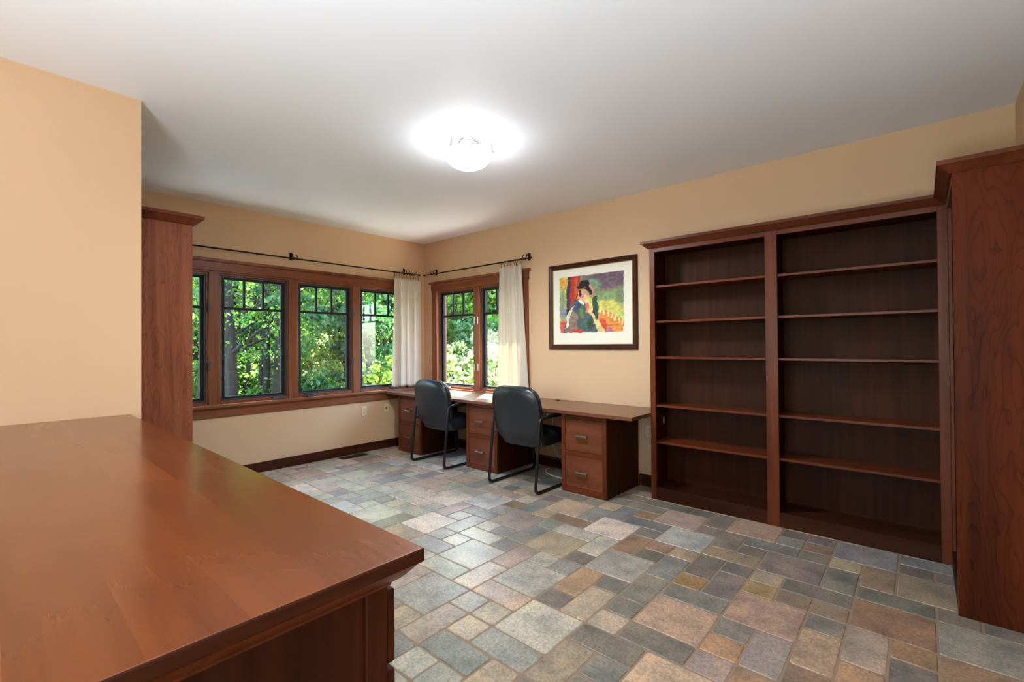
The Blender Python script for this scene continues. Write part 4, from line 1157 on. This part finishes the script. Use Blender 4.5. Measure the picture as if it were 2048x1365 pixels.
def tree(x, y, h, r, lean, seed, label, group=None, cols=None, leaves=9000, crown=1.6, low=.35, size=.10):
    rnd = random.Random(seed)
    root = empty('tree', (x, y, GZ)); tag(root, label, 'tree', group)
    mb = MB(); pts = [Vector((0, 0, -.1))]; dd = Vector((lean[0], lean[1], 1)).normalized(); n_ = 12
    for k in range(n_):
        dd = (dd + Vector((rnd.uniform(-1, 1), rnd.uniform(-1, 1), .4)) * .05).normalized(); pts.append(pts[-1] + dd * h / n_)
    mb.tube(pts, [r * (1.25 if k == 0 else 1) * (1 - .62 * k / n_) for k in range(n_ + 1)], 12)
    tips = []
    for k in range(10):
        q = pts[rnd.randint(3, n_)]; an = rnd.uniform(0, 6.28)
        limb(mb, q, (math.cos(an), math.sin(an), rnd.uniform(.2, .8)), h * rnd.uniform(.18, .3), r * .3, rnd, 1, tips)
    mb.build('trunk', M['bark'], root)
    cs, rs, ns = [], [], []
    for t in tips:
        cs.append(tuple(t)); q = rnd.uniform(.35, .65) * crown * .5; rs.append((q, q, q * .6)); ns.append(1)
    for k in range(26):
        an = rnd.uniform(0, 6.28); rad = crown * math.sqrt(rnd.random()); z = h * (low + (1.02 - low) * rnd.random())
        cs.append((lean[0] * z + rad * math.cos(an), lean[1] * z + rad * math.sin(an), z)); q = rnd.uniform(.3, .6) * crown * .55; rs.append((q, q, q * .55)); ns.append(1.4)
    tot = sum(ns); ns = [int(leaves * n_ / tot) for n_ in ns]
    me = leaf_mesh('foliage', cs, rs, ns, size, cols or ((30, 62, 22), (66, 110, 40), (128, 158, 62)), seed)
    o = bpy.data.objects.new('foliage', me); COL.objects.link(o); o.parent = root
    return root
# points along camera rays through the windows (ground plan)
def ray_xy(px, x=None, y=None):
    d = FW + RT * ((px - 1024) / 928.54)
    t = ((x - CAM.x) / d.x) if x is not None else ((y - CAM.y) / d.y)
    return (CAM.x + d.x * t, CAM.y + d.y * t)
G1 = ((50, 86, 36), (96, 140, 60), (158, 186, 92)); G2 = ((34, 66, 42), (60, 106, 66), (108, 150, 96)); G3 = ((70, 108, 44), (130, 168, 76), (190, 210, 120))
near = [
    (478, -6.6, 7, .07, (.05, .04), 'thin trunk leaning right behind the thick straight trunk'),
    (558, -5.4, 7, .05, (.05, -.05), 'thin dark trunk nearest the mullion right of the second pane'),
    (463, -3.8, 7.5, .115, (-.02, .01), 'thick straight dark trunk seen through the second pane from the left'),
    (544, -4.1, 8, .11, (.02, .03), 'thick leaning forked trunk at the right of the second pane from the left'),
    (515, -5.2, 7, .07, (.03, -.02), 'thin pale trunk between the two thick trunks'),
    (486, -5.8, 7, .06, (-.04, .05), 'slender trunk just behind the thick straight trunk'),
    (531, -4.9, 7, .085, (.03, .02), 'medium trunk close beside the leaning forked trunk'),
    (399, -4.6, 7.5, .10, (.02, .02), 'trunk seen in the sliver of pane beside the bookcase end'),
]
for k, (px, x, h, r, ln, lb) in enumerate(near):
    a = ray_xy(px, x=x)
    tree(a[0], a[1], h, r, ln, 20 + k, lb, None, G2 if k % 2 else G1, 5200, 1.6, .12, .055)
# branches leaning across the third pane come from a small tree right of it
a = ray_xy(668, x=-4.6); tree(a[0], a[1], 5.2, .05, (-.1, -.12), 41, 'bushy small tree with pale sunlit leaves behind the third pane', None, G3, 14000, 1.25, .08, .085)
a = ray_xy(742, x=-3.4); tree(a[0], a[1], 6.5, .08, (.0, .0), 44, 'dark blue-green leafy tree filling the pane nearest the corner', None, G2, 16000, 1.25, .06, .09)
a = ray_xy(700, x=-3.9); tree(a[0], a[1], 6.0, .06, (.0, .0), 45, 'dark leafy tree at the right edge of the third pane', None, G2, 9000, .9, .05, .09)
# woods further back: three kinds, copied
back = []
for k, (cols, low) in enumerate(((G1, .02), (G3, .02), (G2, .02))):
    back.append(tree(0, 0, 5.0, .09, (0, 0), 60 + k, 'leafy tree standing in the dense woods behind the trunks', 'woods behind the trunks', cols, 15000, 1.9, low, .14))
spots = []
rb = random.Random(4)
for x_, pxs in ((-9.6, (372, 420, 470, 520, 570, 612, 650, 690, 730, 770, 800)), (-13, (380, 430, 480, 530, 580, 630, 680, 730, 775)), (-16.5, (390, 450, 505, 560, 615, 670, 725, 775))):
    for px in pxs:
        a = ray_xy(px + rb.uniform(-12, 12), x=x_ + rb.uniform(-.8, .8)); spots.append(a)
for (px, y_) in ((885, 7.5), (925, 7.2), (965, 7.6), (1005, 7.4), (1045, 7.4), (860, 9.5), (910, 10), (960, 10), (1010, 10)):
    spots.append(ray_xy(px, y=y_))
spots += [(-9.2, -2.6), (-9.0, -5.6), (-12.5, -4.2), (-8.4, -8.6), (-12.5, -8.8), (-1.6, 9.4), (1.2, 8.8), (4.2, 9.2), (7.4, 8.6), (-.4, 12.4), (2.8, 12.6)]
for i, a in enumerate(spots):
    o = back[i % 3] if i < 3 else copy_tree(back[i % 3])
    where = 'beyond the long left window' if a[1] < 5.5 and a[0] < -8 else 'beyond the desk window'
    o['label'] = ('mid-green', 'yellow-green', 'dark blue-green')[i % 3] + ' leafy tree in the dense woods ' + where
    o.location = (a[0], a[1], GZ); o.rotation_euler = (0, 0, rb.uniform(0, 6.28)); s_ = rb.uniform(.85, 1.2); o.scale = (s_, s_, s_)
# shrubs
def shrub(x, y, h, w_, seed, label, cols, leaves, size, group=None):
    rnd = random.Random(seed); root = empty('shrub', (x, y, GZ)); tag(root, label, 'shrub', group)
    mb = MB()
    for k in range(7):
        an = rnd.uniform(0, 6.28); q = w_ * .5
        mb.tube([(0, 0, -.05), (q * .4 * math.cos(an), q * .4 * math.sin(an), h * .45), (q * math.cos(an), q * math.sin(an), h * .9)], [.02, .014, .005], 6)
    mb.build('stem', M['bark'], root)
    cs, rs, ns = [], [], []
    for k in range(60):
        an = rnd.uniform(0, 6.28); z = h * (.08 + .87 * rnd.random()); rad = w_ * math.sqrt(rnd.random()) * math.sqrt(max(.05, 1 - (z / h) ** 2.5))
        cs.append((rad * math.cos(an), rad * math.sin(an), z)); q = rnd.uniform(.12, .24) * w_; rs.append((q, q, q * .7)); ns.append(leaves // 60)
    me = leaf_mesh('foliage', cs, rs, ns, size, cols, seed, flat=1.1)
    o = bpy.data.objects.new('foliage', me); COL.objects.link(o); o.parent = root
    return root
VG = ((96, 120, 78), (160, 176, 128), (216, 220, 186))
a = ray_xy(905, y=3.0); shrub(a[0], a[1], 2.0, 1.0, 71, 'pale variegated shrub behind the left pane of the desk window', VG, 9000, .075)
a = ray_xy(985, y=2.6); shrub(a[0], a[1], 1.95, .85, 72, 'pale variegated shrub behind the right pane of the desk window', VG, 8000, .075)
a = ray_xy(770, x=-2.2); shrub(a[0], a[1], 1.75, .55, 73, 'bright yellow-green shrub low in the pane nearest the curtain', ((84, 116, 40), (132, 164, 60), (176, 200, 96)), 4000, .06)
a = ray_xy(640, x=-5.0); shrub(a[0], a[1], 2.2, 1.3, 74, 'rounded shrub with pale glossy leaves low behind the third pane', VG, 9000, .08)
for k, px in enumerate((430, 500, 560)):
    a = ray_xy(px, x=-6.5); shrub(a[0], a[1], 1.7, 1.2, 80 + k, ('low green shrub at the foot of the leftmost trunks', 'low green shrub on the ground between the two thick trunks', 'low green shrub just right of the leaning forked trunk')[k], G1, 5000, .09, 'undergrowth between the trunks')
